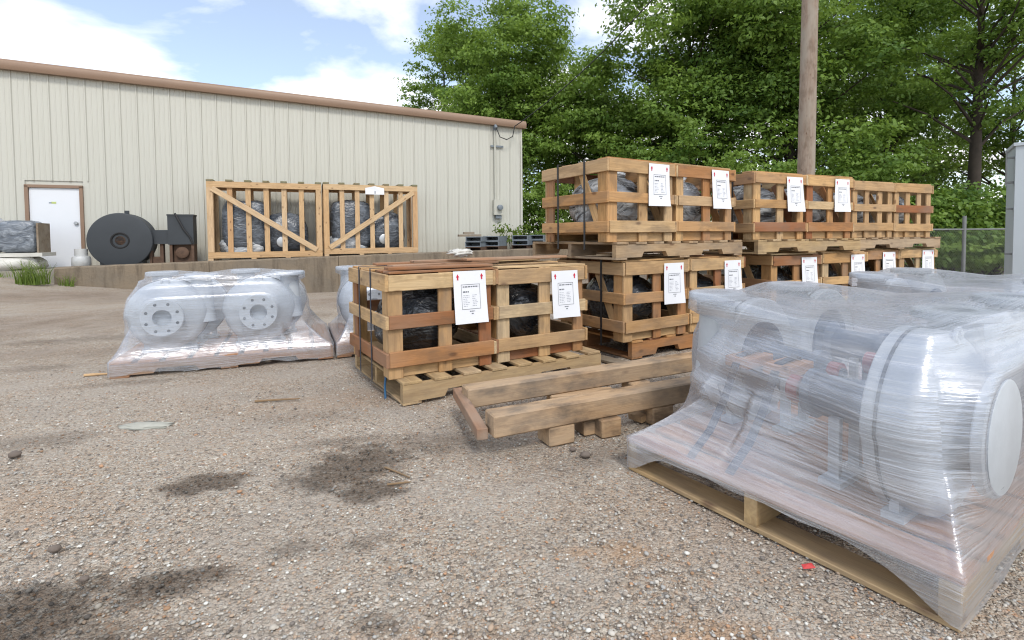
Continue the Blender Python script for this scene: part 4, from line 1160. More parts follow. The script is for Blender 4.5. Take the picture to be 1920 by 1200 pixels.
pump_pallet(BR2, AngR, 'right2', 'pump pallet between the beam-side wrapped pallet and the crate stacks',
            ('grey pump on the pallet nearer the crate stacks, fork-slot side', 'grey pump on the pallet nearer the crate stacks, inner side', 'grey pump with raised flange facing the middle crate stack', 'grey pump with raised flange facing the far crate stack'),
            front=(0.30, 0.85), back=(0.58, 1.13), P=PUMP_L, yf=0.005, yb=-0.05, H=0.118, seed=4, film_label='stretch film over the pumps standing nearer the crate stacks')

# ------------------------------------------------------------------ timber beams on blocks
b1l, b1r = on_z(927, 824, 0.08), on_z(1302, 752, 0.08)
b2l, b2r = on_z(887, 766, 0.08), on_z(1302, 697, 0.08)
bd = (b1r - b1l) / np.linalg.norm(b1r - b1l); bn = np.array([-bd[1], bd[0], 0])
def beam(name, p, L, label, w=0.095, h=0.088, z=0.08, m=None, d=None, cat='beam', group='timber beams on the gravel'):
    d = bd if d is None else d
    a = math.degrees(math.atan2(d[0], d[1]))
    o = link(name, chambox(L, w, h, m or M_BEAM, 0.006))
    o.matrix_world = Matrix.Translation((p[0], p[1], z)) @ Matrix.Rotation(rotz_of(a), 4, 'Z') @ Matrix.Translation((L / 2, w / 2, h / 2))
    return tag(o, label, cat, group)
beam('timber_beam', b1l, 1.22, 'long squared timber beam with a knot, the one resting on the cut blocks')
d2 = (b2r - b2l) / np.linalg.norm(b2r - b2l)
beam('timber_beam', b2l - d2 * 0.02, 1.42, 'long squared timber beam lying beside the low crate pallet', d=d2)
M_BATTEN = wood_mat('batten_wood', [(0, (0.33, 0.19, 0.12)), (1, (0.35, 0.20, 0.13))], 0.5, 0.5)
bt0, bt1 = on_z(858, 748, 0.075), on_z(905, 829, 0.062)
bb = bar(None, 'batten', (bt0[0], bt0[1], 0.108), (bt1[0] , bt1[1], 0.092), 0.046, 0.044, M_BATTEN)
tag(bb, 'reddish square batten lying across the ends of the two beams', 'batten')
for (x, y, L, w, h, a, lab) in [(0.145, 2.02, 0.12, 0.11, 0.079, 64.8, 'squat cut block under the knotty beam end'), (0.30, 2.13, 0.11, 0.10, 0.062, 64.8, 'pale low block beside the squat one under the beams'), (0.37, 2.10, 0.10, 0.09, 0.079, 64.8, 'dark end block under the knotty beam, next to the pale low one'),
                                (0.18, 2.44, 0.34, 0.09, 0.079, 80, 'plank offcut under the beam beside the low crate pallet'), (0.62, 2.62, 0.12, 0.10, 0.079, 64, 'small block under the beam toward the wrapped pallet'), (0.62, 2.24, 0.12, 0.10, 0.079, 64, 'block under the knotty beam toward the wrapped pallet')]:
    dd, _ = dirs(a)
    beam('wood_block', (x, y), L, lab, w, h, 0.001, M_BEAM, dd, 'block', 'wood blocks under the beams')
pb = on_z(1190, 792)
o = bar(None, 'wood_wedge', (pb[0], pb[1], 0.02), (pb[0] + 0.22, pb[1] + 0.16, 0.062), 0.03, 0.08, M_PALLET)
tag(o, 'slanting plank wedged under the knotty beam', 'plank')
pb = on_z(1120, 672)
o = bar(None, 'ground_plank', (pb[0], pb[1], 0.009), (pb[0] + 0.25, pb[1] - 0.35, 0.009), 0.018, 0.1, M_GREYWOOD)
tag(o, 'flat grey plank on the gravel between the low crates and the stack', 'plank')

# ------------------------------------------------------------------ things on the dock
def tall_crate(label, s0, s1, ztop, off, depth, diag, paper=False, seed=0):
    random.seed(seed)
    zf = floor_z((s0 + s1) / 2)
    r = thing('lumber_crate', label, 'crate', wpt(s0, off, zf), rotz_of(67.7), 'tall lumber crates on the dock')
    w, h = s1 - s0, ztop - zf
    t = 0.04
    hb = 0.09                                 # lifted on bearers
    for x in (0.0, w * 0.36, w * 0.66, w - 0.12):
        board(r, 'bearer', x, 0.0, 0.0, 0.10, depth, hb - 0.002, M_PINE)
    for side in (0, 1):
        y = 0.0 if side == 0 else depth - t
        yo = y - 0.0
        board(r, 'bottom_rail', 0, yo, hb, w, t, 0.13, M_PINE)
        board(r, 'top_rail', 0, yo, h - 0.15, w, t, 0.13, M_PINE)
        yi = t + 0.001 if side == 0 else depth - 2 * t - 0.001
        for x in (0.0, w - 0.12): board(r, 'corner_post', x, y, hb + 0.131, 0.12, t, h - 0.15 - hb - 0.132, M_PINE)
        for k in range(1, 6):
            x = 0.02 + (w - 0.14) * k / 6
            board(r, 'slat', x, yi, hb + 0.005, 0.105, 0.02, h - 0.03 - hb - 0.12, M_PINE, 0.003)
        if side == 0:
            za, zb = (h - 0.17, hb + 0.15)
            p0 = (0.10, y - 0.012, za) if diag > 0 else (w - 0.10, y - 0.012, za)
            p1 = (w - 0.12, y - 0.012, zb) if diag > 0 else (0.12, y - 0.012, zb)
            bar(r, 'diagonal_brace', p0, p1, 0.115, 0.022, M_PINE)
    for x in (0.0, w - t):
        for y in (t + 0.002, depth / 2 - 0.04, depth - t - 0.082): board(r, 'side_slat', x, y, hb, t, 0.08, h - hb - 0.16, M_PINE)
        board(r, 'side_rail', x, t + 0.001, h - 0.15, t, depth - 2 * t - 0.002, 0.12, M_PINE)
    for k in range(7):
        board(r, 'roof_joist', (w - 0.13) * k / 6, -0.01, h - 0.019, 0.13, depth + 0.02, 0.04, M_ROOFJ)
    for k in range(6):
        board(r, 'roof_board', 0.01, 0.05 + (depth - 0.18) * k / 5, h - 0.046, w - 0.02, 0.09, 0.02, M_PINE)
    if paper:
        V = [(w * 0.43, -0.03, h - 0.24), (w * 0.63, -0.03, h - 0.24), (w * 0.63, -0.012, h - 0.09), (w * 0.53, -0.03, h - 0.045), (w * 0.43, -0.012, h - 0.09)]
        pp = link('paper_label', new_mesh('paper_label', V, [(0, 1, 2, 3, 4)], M_PAPER), r)
        link('label_print', new_mesh('label_print', *boxdata(w * 0.525, -0.0335, h - 0.22, w * 0.54, -0.031, h - 0.16), M_INKFAINT), pp)
    return r
M_ROOFJ = wood_mat('greenish_treated_wood', [(0, (0.20, 0.22, 0.13)), (1, (0.25, 0.24, 0.15))], 0.2, 0.2)
OC = -1.12
tall_crate('tall pine crate with brace falling toward its neighbour, beside the black blower', 2.97, 5.26, 2.10, OC, 0.85, 1, seed=1)
tall_crate('tall pine crate with a white sheet under its top rail', 5.30, 7.47, 2.11, OC, 0.85, -1, True, seed=2)
def machine(label, s, side):
    zf = floor_z(s) + 0.09
    p = wpt(s, OC + 0.42)
    r = thing('wrapped_machine', label, 'machine', (p[0], p[1], zf), rotz_of(67.7), 'plastic-wrapped machines in the tall crates')
    blob('wrapped_housing', (0.95, 0.62, 1.15), M_WRAPGREY, 4.5, 0.03, 31 + side, 40, 26, r, Matrix.Translation((-0.42, 0, 0.12)))
    blob('wrapped_motor_end', (0.95, 0.6, 0.95), M_WRAPGREY, 2.4, 0.06, 41 + side, 40, 26, r, Matrix.Translation((0.40, 0, 0.05)))
    blob('loose_clear_sheet', (0.9, 0.5, 0.5), M_WRAPLIGHT, 2.6, 0.12, 51 + side, 30, 20, r, Matrix.Translation((-0.5, -0.06, 0.0)))
    lathe_obj('flange_disc', [(-0.33, 0.10), (-0.32, 0.12), (-0.2, 0.12)], M_STEEL, r, Matrix.Translation((0.32, 0, 0.34)), 20)
    return r
machine('grey-wrapped machine inside the crate beside the black blower', 4.1, 0)
machine('grey-wrapped machine inside the crate with the white sheet', 6.35, 5)

# blower
bz = floor_z(1.45)
bl = thing('blower', 'black drum blower with a round front plate, in front of the cream wall', 'blower', wpt(1.45, -1.15, bz), rotz_of(67.7))
ZC = 0.834 - bz
RB = 0.545
for nm, prof, m_ in (('drum', [(-0.0, RB), (0.008, RB + 0.008), (0.03, RB + 0.008), (0.04, RB), (0.36, RB), (0.37, RB + 0.006), (0.40, RB + 0.006), (0.405, 0.2)], M_BLACK), ('front_plate', [(-0.018, 0.14), (-0.018, RB - 0.02), (-0.012, RB), (0.0, RB)], M_BLACK), ('inlet_ring', [(0.06, 0.125), (-0.022, 0.135), (-0.026, 0.15), (-0.019, 0.165)], M_DARKHOLE)):
    lathe_obj(nm, prof, m_, bl, Matrix.Translation((0, 0, ZC)), 64, 'Y', nm == 'drum')
lathe_obj('inlet_hub', [(0.0, 0.09), (0.005, 0.10), (0.05, 0.12)], M_RUST, bl, Matrix.Translation((0, 0, ZC)), 28)
link('lifting_lug', new_mesh('lifting_lug', *boxdata(0.06, 0.1, ZC + RB - 0.01, 0.13, 0.16, ZC + RB + 0.06), M_BLACK), bl)
link('drum_stand', new_mesh('drum_stand', *merge([boxdata(-0.35, 0.02, 0, -0.25, 0.38, ZC - RB + 0.25), boxdata(0.25, 0.02, 0, 0.35, 0.38, ZC - RB + 0.25), boxdata(-0.4, 0.03, 0, 0.4, 0.37, 0.03)]), M_BLACK), bl)
lathe_obj('drive_motor', [(0.406, 0.2), (0.42, 0.24), (0.70, 0.24), (0.72, 0.18)], M_RUST, bl, Matrix.Translation((0.1, 0, ZC - 0.02)), 28)
link('outlet_duct', new_mesh('outlet_duct', *boxdata(0.50, 0.08, ZC - 0.08, 0.84, 0.34, ZC + 0.21), M_BLACK), bl)
link('duct_bracing', new_mesh('duct_bracing', *merge([boxdata(0.46, 0.1, 0, 0.5, 0.3, ZC), boxdata(0.64, 0.12, 0, 0.70, 0.28, ZC - 0.081), boxdata(0.5, 0.15, 0.06, 0.64, 0.25, 0.2)]), M_RUST), bl)
bc = wpt(2.49, -1.10, floor_z(2.49))
bx = thing('engine_unit', 'black boxy engine unit on a rusty skid beside the blower', 'engine', bc, rotz_of(67.7))
link('hood', new_mesh('hood', *boxdata(-0.24, 0, 0.43, 0.22, 0.4, 1.03), M_BLACK), bx)
link('hood_lid', new_mesh('hood_lid', *boxdata(-0.25, -0.01, 1.0305, 0.23, 0.41, 1.06), M_BLACK), bx)
tube_obj('hose', [(-0.1, -0.01, 1.08), (-0.06, -0.03, 1.0), (0.05, -0.03, 0.75), (0.16, -0.02, 0.58), (0.2, -0.01, 0.45)], 0.02, M_CABLE, bx)
link('skid', new_mesh('skid', *merge([boxdata(-0.25, 0, 0, 0.25, 0.06, 0.06), boxdata(-0.25, 0.34, 0, 0.25, 0.4, 0.06), boxdata(-0.22, 0.02, 0.06, -0.17, 0.38, 0.429), boxdata(0.17, 0.02, 0.06, 0.22, 0.38, 0.429)]), M_RUST), bx)
lathe_obj('pulley', [(0.04, 0.10), (0.05, 0.12), (0.10, 0.12), (0.11, 0.05)], M_RUST, bx, Matrix.Translation((0.0, 0, 0.26)), 24)
link('engine_block', new_mesh('engine_block', *boxdata(-0.16, 0.11, 0.05, 0.16, 0.33, 0.428), M_RUST), bx)
# gas cylinder
gp = wpt(0.80, -1.12, floor_z(0.8))
gc = thing('gas_cylinder', 'short silver gas cylinder with collar, next to the blower', 'gas cylinder', gp, rotz_of(67.7))
lathe_obj('tank', [(0.0, 0.10), (0.02, 0.13), (0.06, 0.155), (0.2, 0.155), (0.25, 0.14), (0.27, 0.09), (0.272, 0.02)], M_TANK, gc, None, 28, 'Z')
lathe_obj('collar', [(0.255, 0.105), (0.40, 0.105), (0.40, 0.098), (0.26, 0.098)], M_TANK, gc, None, 24, 'Z', False)
lathe_obj('valve', [(0.27, 0.02), (0.33, 0.02), (0.335, 0.035), (0.36, 0.035)], M_RUST, gc, None, 12, 'Z')

# wrapped machine on the far left, on a bagged base
lp = wpt(-0.42, -1.25, floor_z(-0.4))
lw_ = thing('wrapped_equipment', 'grey equipment under clear film on a white sheeted base, beside the white door', 'equipment', lp, rotz_of(67.7))
blob('sheeted_base', (1.2, 0.7, 0.32), M_WHITEBAG, 2.8, 0.12, 5, 40, 20, lw_, Matrix.Translation((-0.05, 0.3, 0)))
link('wood_skid', new_mesh('wood_skid', *boxdata(-0.75, 0.02, 0.29, 0.66, 0.62, 0.36), M_WHITEBAG), lw_)
blob('grey_housing', (0.60, 0.5, 0.62), M_WRAPHAZE, 5, 0.02, 6, 40, 24, lw_, Matrix.Translation((0.26, 0.31, 0.36)))
blob('pale_film_bulge', (0.8, 0.56, 0.70), M_WRAPLIGHT, 3.4, 0.05, 8, 40, 24, lw_, Matrix.Translation((-0.36, 0.32, 0.34)))
link('end_board', new_mesh('end_board', *boxdata(0.57, 0.06, 0.361, 0.60, 0.56, 0.93), M_GREYWOOD), lw_)

# steel channels stacked on the dock
def channel(label, s, z, off, L, w=0.44, h=0.13, m=None, rot=0.0):
    t = 0.02
    V, Fc = merge([boxdata(0, 0, 0, w, L, t), boxdata(0, 0, h - t, w, L, h), boxdata(0, 0, t, t, L, h - t), boxdata(w - t, 0, t, w, L, h - t), boxdata(t, L * 0.6, t, w - t, L * 0.6 + t, h - t)])  # last box: inner cross plate, added to block light and keep the inside dark
    p = wpt(s, off, z)
    o = link('steel_box_section', new_mesh('steel_box_section', V, Fc, m or M_GREYSTEEL))
    o.matrix_world = Matrix.Translation(Vector(p)) @ Matrix.Rotation(rotz_of(67.7) + rot, 4, 'Z')
    return tag(o, label, 'steel section', 'steel sections stacked on the dock')
for i, s in enumerate((8.72, 9.20, 10.02, 10.50)):
    ft_ = floor_z(s)
    nm = ['under the wooden offcuts', 'second from the wooden offcuts', 'beside the gap in the row', 'at the crate end'][i]
    for j in range(3):
        jn = ['bottom', 'middle', 'top'][j]
        channel('%s grey steel box section in the dock stack %s' % (jn, nm), s + 0.01 * random.uniform(-1, 1), ft_ + 0.03 + j * 0.1315, -0.98 + 0.02 * random.uniform(-1, 1), 0.66, m=M_RUST if j == 0 else M_GREYSTEEL, rot=-0.72)
for i, s in enumerate((8.72, 9.20, 10.02, 10.50)):
    z = floor_z(s)
    o = board(None, 'timber_sleeper', 0, 0, 0, 0.44, 0.10, 0.0295, M_GREYWOOD)
    o.matrix_world = Matrix.Translation(Vector(wpt(s + 0.28, -0.80, z + 0.0148))) @ Matrix.Rotation(rotz_of(67.7) - 0.72, 4, 'Z')
    tag(o, ['thin timber under the steel stack with offcuts on top', 'thin timber under the second steel stack', 'thin timber under the steel stack by the gap', 'thin timber under the crate-end steel stack'][i], 'timber', 'timbers under the steel stacks')
for (s, z, L, lab, a) in ((8.70, 0.0, 0.62, 'grey wooden offcut lying on top of the steel sections', 0.05), (8.85, 0.061, 0.28, 'short brown offcut on top of the longer one over the steel', -0.1)):
    o = board(None, 'wood_offcut', 0, 0, 0, L, 0.12, 0.055, M_GREYWOOD)
    o.matrix_world = Matrix.Translation(Vector(wpt(s + L / 2 - 0.1, -0.75, floor_z(s) + 0.03 + 3 * 0.1315 + z + 0.030))) @ Matrix.Rotation(rotz_of(67.7) + a, 4, 'Z')
    tag(o, lab, 'offcut')
for s in (7.75, 8.0, 8.2):
    o = board(None, 'scrap_board', 0, 0, 0, 0.28, 0.09, 0.05, M_GREYWOOD)
    o.matrix_world = Matrix.Translation(Vector(wpt(s, -1.05, floor_z(s) + 0.0255))) @ Matrix.Rotation(rotz_of(67.7) + s, 4, 'Z')
    tag(o, 'small scrap board on the dock beside the tall pine crate' if s < 7.9 else ('small scrap board on the dock midway to the steel sections' if s < 8.1 else 'small scrap board on the dock against the steel sections'), 'board')

# ------------------------------------------------------------------ fence and cabinet on the right
M_FENCE = plain('dull_galvanised', (0.21, 0.22, 0.22), 0.6, 0.2, 0.3, 8)
FA = 74.0; FD, FN = dirs(FA)
fp = at_y(1808, 430, 9.5); fgz = float(ground_h(fp[0], fp[1]))
fence = thing('chain_link_fence', 'chain-link fence with galvanised posts in front of the trees', 'fence', (fp[0], fp[1], fgz), rotz_of(FA))
fh = 0.905 - fgz
for x, hh in ((0, 1.155 - fgz), (-2.6, fh + 0.03), (-5.2, fh + 0.03), (2.6, fh + 0.03), (5.2, fh + 0.03)):
    tube_obj('fence_post', [(x, 0, -0.1), (x, 0, hh)], 0.03 if x == 0 else 0.027, M_FENCE, fence, 10)
tube_obj('top_rail', [(-5.2, 0, fh), (5.2, 0, fh)], 0.016, M_FENCE, fence, 8)
wires = []
pitch = 0.062
xw = -5.2
parts = []
def wire(p, q, r=0.0017):
    p, q = np.array(p), np.array(q)
    d = (q - p) / np.linalg.norm(q - p); u = np.array([0, 1, 0]); v = np.cross(d, u)
    V = []
    for c in (p, q):
        for a in (0, 2.1, 4.2): V.append(c + r * (u * math.cos(a) + v * math.sin(a)))
    return V, [(0, 1, 4, 3), (1, 2, 5, 4), (2, 0, 3, 5)]
k = -int(fh / pitch) - 1
hw = fh - 0.03
while k * pitch < 10.4:
    for sgn in (1, -1):
        x0 = -5.2 + k * pitch; x1 = x0 + hw
        za, zb = 0.02, 0.02 + hw
        if x0 < -5.2: za += (-5.2 - x0); x0 = -5.2
        if x1 > 5.2: zb -= (x1 - 5.2); x1 = 5.2
        if zb - za > 0.02 and x1 > x0:
            if sgn > 0: parts.append(wire((x0, 0.004, za), (x1, 0.004, zb)))
            else: parts.append(wire((-x0, -0.004, za), (-x1, -0.004, zb)))
    k += 1
stuff(link('wire_mesh', new_mesh('wire_mesh', *merge(parts), M_FENCE), fence))

cq = at_y(1901, 400, 6.2); cg = float(ground_h(cq[0], cq[1]))
cb = thing('metal_cabinet', 'tall pale grey metal cabinet with side brackets, in front of the fence', 'cabinet', (cq[0], cq[1], cg), math.radians(-38))
zt = at_y(1901, 268, 6.2)[2] - cg
board(cb, 'body', 0.0, 0.0, 0.06, 0.8, 0.7, zt - 0.06 - 0.04, M_CABINET)
board(cb, 'lid', -0.02, -0.02, zt - 0.039, 0.84, 0.74, 0.04, M_CABINET)
board(cb, 'plinth', 0.03, 0.03, 0.0, 0.74, 0.64, 0.059, M_GREYSTEEL)
for z in (zt - 0.18, zt - 0.48, zt - 0.8, zt - 1.35):
    board(cb, 'bracket', -0.065, 0.05, z, 0.065, 0.03, 0.025, M_FENCE)
board(cb, 'conduit_plate', -0.078, 0.045, zt - 0.5, 0.013, 0.04, 0.42, M_FENCE)

# ------------------------------------------------------------------ vegetation
def leaf_quads(C, Nrm, size, tint, rng, aspect=0.55):
    n = len(C)
    a = rng.normal(size=(n, 3)); a -= (a * Nrm).sum(1)[:, None] * Nrm
    a /= np.linalg.norm(a, axis=1)[:, None] + 1e-9
    b = np.cross(Nrm, a)
    s = size[:, None]
    fold = Nrm * s * 0.12
    V = np.stack([C - a * s * 0.5, C + b * s * aspect * 0.5 + fold, C + a * s * 0.5, C - b * s * aspect * 0.5 + fold], 1).reshape(-1, 3)
    Q = np.arange(n * 4).reshape(n, 4)
    T = np.repeat(np.stack([tint, tint, tint, np.ones(n)], 1), 4, 0)
    return V, Q, T
def clumps_to_leaves(cl, rad, dens, size, rng, up=0.5):
    cs, ns, ss, ts = [], [], [], []
    for c, r in zip(cl, rad):
        n = int(dens * (r ** 2) * 1.05)
        # twig sprays: flattened layers inside the clump
        m = max(4, int(n / 26))
        d = rng.normal(size=(m, 3)); d /= np.linalg.norm(d, axis=1)[:, None]
        d[:, 2] = d[:, 2] * 0.75 + 0.08
        tw = c + d * r * (rng.random((m, 1)) ** 0.45) * np.array([1, 1, 0.8])
        k = rng.integers(0, m, n)
        sp = rng.normal(size=(n, 3)) * np.array([0.16, 0.16, 0.055]) * (0.6 + 0.5 * r)
        p = tw[k] + sp
        out = (p - c) / r
        nr = np.array([0, 0, up]) + out * 0.7 + rng.normal(size=(n, 3)) * 0.45
        nr /= np.linalg.norm(nr, axis=1)[:, None]
        ctint = rng.uniform(0.3, 0.85)
        ttw = rng.normal(0, 0.16, m)
        cs.append(p); ns.append(nr); ss.append(0.82 * size * rng.uniform(0.65, 1.3, n)); ts.append(np.clip(ctint + ttw[k] + rng.normal(0, 0.1, n), 0, 1))
    return leaf_quads(np.concatenate(cs), np.concatenate(ns), np.concatenate(ss), np.concatenate(ts), rng)
def tree(name, label, px, Y, top_px, crown_r, base_h, m, seed, n_cl=46, dens=760, leaf=0.17, cat='tree', group='trees behind the yard', trunk_r=0.16, clump_r=(0.7, 1.25), gap=0.0, squash=1.0, shift=0.0):
    rng = np.random.default_rng(seed)
    b = at_y(px, 440, Y); x0, y0 = b[0], b[1]
    g = float(ground_h(x0, y0))
    top = at_y(px, top_px, Y)[2]
    r = thing(name, label, cat, (x0, y0, g), 0, group)
    H = top - g
    hc = (H + base_h) / 2; hr = (H - base_h) / 2
    cl, rad = [], []
    tries = 0
    while len(cl) < n_cl and tries < 4000:
        tries += 1
        d = rng.normal(size=3); d /= np.linalg.norm(d)
        f = rng.random() ** 0.4
        rr_ = rng.uniform(*clump_r)
        p = np.array([d[0] * max(crown_r - rr_ * 0.6, 0.2), d[1] * max(crown_r - rr_ * 0.6, 0.2), d[2] * max(hr - rr_ * 0.5, 0.2)]) * f
        p[2] += hc; p[0] += shift * (p[2] / H)
        # broad shoulders, irregular outline
        if gap and rng.random() < gap * max(0, math.sin(p[0] * 2.1 + seed) * math.cos(p[2] * 1.7)): continue
        if cl and min(np.linalg.norm(p - q) for q in cl) < 0.55 * rr_: continue
        cl.append(p); rad.append(rr_)
    cl, rad = np.array(cl), np.array(rad)
    V, Q, T = clumps_to_leaves(cl, rad, dens, leaf, rng)
    link('crown', fast_mesh('crown', V, Q, m, T), r)
    # trunk with limbs running to the clumps
    lean = rng.normal(0, 0.15, 2)
    hgt = base_h + (H - base_h) * 0.72
    tp = [np.array([lean[0] * (t ** 1.5) + shift * t * 0.6, lean[1] * (t ** 1.5), t * hgt - 0.1 * (t == 0)]) for t in np.linspace(0, 1, 8)]
    parts = [tube_data(tp, [trunk_r * (1.25 if i == 0 else 1) * (1 - 0.8 * i / 7) for i in range(8)], 9)]
    for c, q in zip(cl, rad):
        h0 = np.clip(c[2] - 0.35 * np.hypot(c[0], c[1]) - 0.6, base_h * 0.75, hgt * 0.97) / hgt
        i = h0 * 7; i0 = int(i); s = tp[i0] + (tp[min(i0 + 1, 7)] - tp[i0]) * (i - i0)
        mid = (s + c) / 2 + np.array([0, 0, 0.12]) + rng.normal(0, 0.08, 3)
        rb = trunk_r * (1 - 0.8 * h0) * 0.42
        parts.append(tube_data([s, mid, c], [rb, rb * 0.6, rb * 0.22], 5))
    link('trunk', smooth_by_angle(new_mesh('trunk', *merge(parts), M_BARK), 60), r)
    return r
tree('broadleaf_tree', 'bright green tree rising behind the building roof with a pointed double top', 945, 21.0, -45, 3.9, 1.6, M_LEAF_A, 1, 95, 780)
tree('broadleaf_tree', 'smaller sparse tree at the roofline side of the bright green one', 835, 23.0, 40, 2.4, 2.6, M_LEAF_A, 12, 46, 600, 0.17, clump_r=(0.5, 0.95))
tree('broadleaf_tree', 'mid-height tree below the patch of open sky', 1130, 19.0, 75, 2.7, 0.8, M_LEAF_A, 3, 50, 800)
tree('broadleaf_tree', 'tall tree with upper boughs reaching over the open sky patch', 1305, 17.0, -160, 3.3, 2.0, M_LEAF_B, 4, 70, 760, shift=-0.3)
tree('broadleaf_tree', 'tall dense tree directly behind the utility pole', 1480, 15.5, -190, 3.2, 1.2, M_LEAF_C, 5, 64, 760)
tree('broadleaf_tree', 'dense dark tree between the pole and the bare trunk', 1660, 17.5, -160, 3.0, 1.4, M_LEAF_C, 6, 56, 740)
tree('broadleaf_tree', 'open-crowned tree with a bare dark trunk behind the fence', 1822, 13.5, -190, 2.9, 3.1, M_LEAF_C, 7, 40, 620, 0.15, trunk_r=0.19, clump_r=(0.5, 0.95))
tree('broadleaf_tree', 'pale tree seen between the dark tree and the bare trunk', 1745, 20.0, -120, 2.6, 1.0, M_LEAF_B, 9, 44, 640)
tree('broadleaf_tree', 'leafy tree far behind the bare trunk and cabinet', 1890, 19.0, -20, 2.8, 0.8, M_LEAF_B, 10, 34, 560, 0.16, clump_r=(0.5, 0.9))
tree('broadleaf_tree', 'tree beyond the metal cabinet', 2060, 15.0, -120, 2.6, 1.2, M_LEAF_C, 8, 36, 640)
SH = [(1010, 16.2, 330, 1.15, 0, 'shrub rising beside the building corner'), (1075, 17.0, 290, 1.5, 1, 'rounded shrub behind the double-strapped upper crate'), (1180, 15.5, 250, 1.5, 0, 'light green shrub above the upper crates beside the pole'), (1290, 14.5, 215, 1.6, 1, 'tall shrub mid-way between building and pole'),
      (1410, 13.5, 245, 1.4, 0, 'light shrub just before the utility pole'), (1560, 13.0, 270, 1.5, 2, 'dark shrub on the fence side of the utility pole'), (1650, 12.6, 235, 1.4, 2, 'dark shrub above the pale far crates'), (1745, 12.0, 330, 1.3, 1, 'low shrub behind the fence end of the far stack'),
      (1850, 12.3, 320, 1.3, 2, 'low dark shrub behind the single fence post'), (1945, 12.5, 300, 1.4, 2, 'low shrub behind the metal cabinet'), (1775, 11.2, 428, 1.0, 1, 'low bush pressed against the fence before the single post'), (1865, 11.0, 425, 1.0, 1, 'low bush pressed against the fence between post and cabinet'), (1240, 18.0, 170, 1.8, 2, 'deep green shrub filling the gap under the tall boughs'), (1590, 15.0, 120, 1.8, 2, 'tall dark thicket right behind the pole')]
for i, (px, Y, tp_, r_, k, lab) in enumerate(SH):
    tree('shrub', lab, px, Y, tp_, r_, 0.15, (M_LEAF_A, M_LEAF_B, M_LEAF_C)[k], 40 + i, 22 if r_ < 1.7 else 30, 700, 0.14, 'shrub', 'shrubs along the yard edge', 0.05, (0.45, 0.8))
# leafy twig leaning over the steel sections at the building corner
tree('sapling', 'small leafy sapling at the building corner above the steel sections', 958, 14.2, 405, 0.55, 0.5, M_LEAF_D, 60, 7, 420, 0.13, 'sapling', None, 0.02, (0.2, 0.35))

def grass(label, cx, cy, n, rad, h, seed):
    rng = np.random.default_rng(seed); V, Q, T = [], [], []
    for i in range(n):
        a, rr_ = rng.random() * 6.28, rad * rng.random() ** 0.6
        bx_, by_ = math.cos(a) * rr_ * 1.5, math.sin(a) * rr_
        hh = h * rng.uniform(0.35, 1.0); ln = rng.normal(0, 0.3, 2) * hh; wv = 0.008 * rng.uniform(0.7, 1.4); w2 = rng.random() * 3.14
        ux, uy = math.cos(w2) * wv, math.sin(w2) * wv
        k = len(V)
        for t in (0, 0.5, 1.0):
            px_, py_ = bx_ + ln[0] * t * t, by_ + ln[1] * t * t; f = 1 - t * 0.85
            V += [(px_ - ux * f, py_ - uy * f, hh * t * (1 - 0.15 * t)), (px_ + ux * f, py_ + uy * f, hh * t * (1 - 0.15 * t))]
        Q += [(k, k + 1, k + 3, k + 2), (k + 2, k + 3, k + 5, k + 4)]
        t_ = rng.random(); T += [(t_, t_, t_, 1)] * 6
    o = link('grass_tuft', fast_mesh('grass_tuft', V, Q, M_GRASS, T))
    o.location = (cx, cy, float(ground_h(cx, cy)) - 0.01)
    return tag(o, label, 'grass', 'weeds by the retaining wall')
g1 = wpt(0.30, -1.78); g2 = wpt(0.72, -1.62)
grass('thick green grass tuft at the end of the retaining wall', g1[0], g1[1], 190, 0.18, 0.56, 1)
grass('thin green weed against the retaining wall face', g2[0], g2[1], 40, 0.10, 0.34, 2)
g3 = wpt(-0.35, -1.75)
grass('low dry weeds beside the thick grass tuft', g3[0], g3[1], 60, 0.3, 0.14, 3)

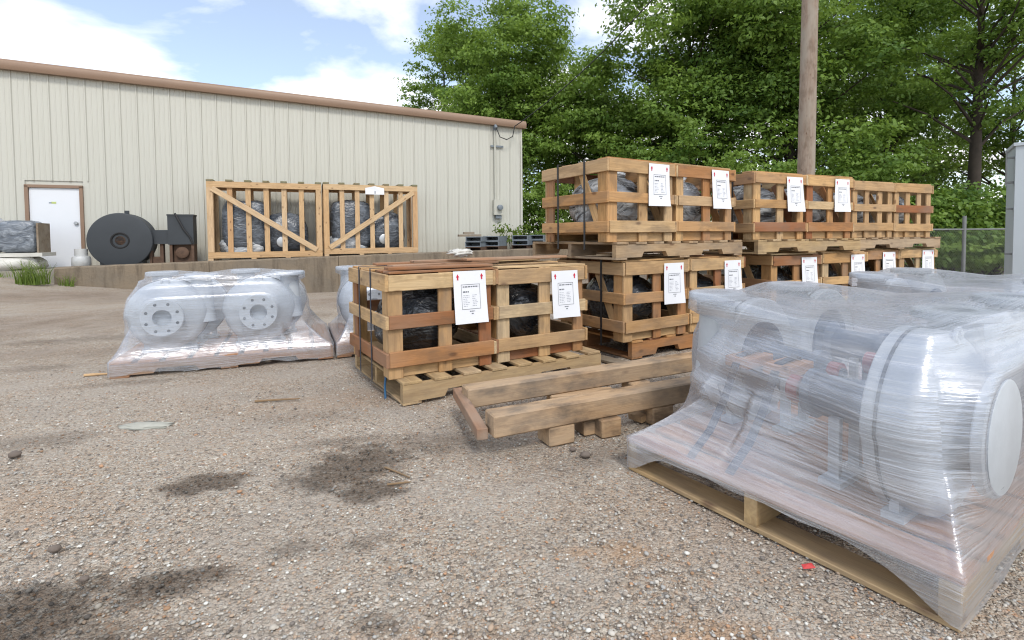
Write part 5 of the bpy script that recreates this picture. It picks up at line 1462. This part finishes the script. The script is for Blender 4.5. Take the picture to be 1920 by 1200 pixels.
# ------------------------------------------------------------------ small litter
def stick(px0, px1, r, lab, m=M_STICK):
    a, b = on_z(*px0), on_z(*px1)
    mid = (a + b) / 2 + np.array([0.004, -0.003, 0])
    o = tube_obj('stick', [(a[0], a[1], r * 0.8), (mid[0], mid[1], r * 1.1), (b[0], b[1], r * 0.8)], [r, r * 0.9, r * 0.6], m, None, 6)
    return tag(o, lab, 'stick', 'dry sticks on the gravel')
stick((478, 754), (562, 749), 0.006, 'dark thin stick on open gravel before the low crates')
stick((722, 878), (768, 897), 0.004, 'thin straw-coloured twig at the edge of the big oil stain')
stick((726, 910), (770, 905), 0.004, 'curled pale twig just beyond the big oil stain')
stick((158, 706), (203, 703), 0.009, 'yellow lath poking out from the lone pump pallet', M_PINE)
stick((700, 722), (752, 758), 0.007, 'thin lath on the gravel along the yellowish pallet', M_GREYWOOD)
for (px, py, r, lab) in ((1098, 858, 0.018, 'dark round stone near the cut blocks'), (103, 1035, 0.014, 'dark flat stone beside the left oil patch'), (1074, 846, 0.012, 'small dark stone next to the squat block'), (28, 858, 0.02, 'dark clod on open gravel away from the pallets'), (158, 1090, 0.010, 'small dark pebble at the rim of the wide oil stain')):
    p = on_z(px, py)
    tag(blob('stone', (r * 2.2, r * 1.7, r * 1.3), M_STONE, 2.2, 0.15, int(px), 14, 9, None, Matrix.Translation((p[0], p[1], 0.0))), lab, 'stone', 'loose dark stones')
p = on_z(1515, 1066)
V = [(p[0] - 0.016, p[1] - 0.008, 0.004), (p[0] + 0.016, p[1] - 0.007, 0.006), (p[0] + 0.013, p[1] + 0.008, 0.010), (p[0] - 0.013, p[1] + 0.008, 0.006), (p[0], p[1] + 0.001, 0.011)]
tag(link('red_scrap', new_mesh('red_scrap', V, [(0, 1, 4), (1, 2, 4), (2, 3, 4), (3, 0, 4)], M_CLOTHRED)), 'small red plastic scrap on the gravel before the fork slots', 'scrap')
p = on_z(275, 799)
tag(blob('pale_residue', (0.22, 0.09, 0.012), plain('pale_powder', (0.42, 0.42, 0.37), 0.95, 0, 0.3, 20), 2.0, 0.3, 9, 30, 12, None, Matrix.Translation((p[0], p[1], -0.003))), 'flat pale patch of dried powder on the gravel', 'residue')
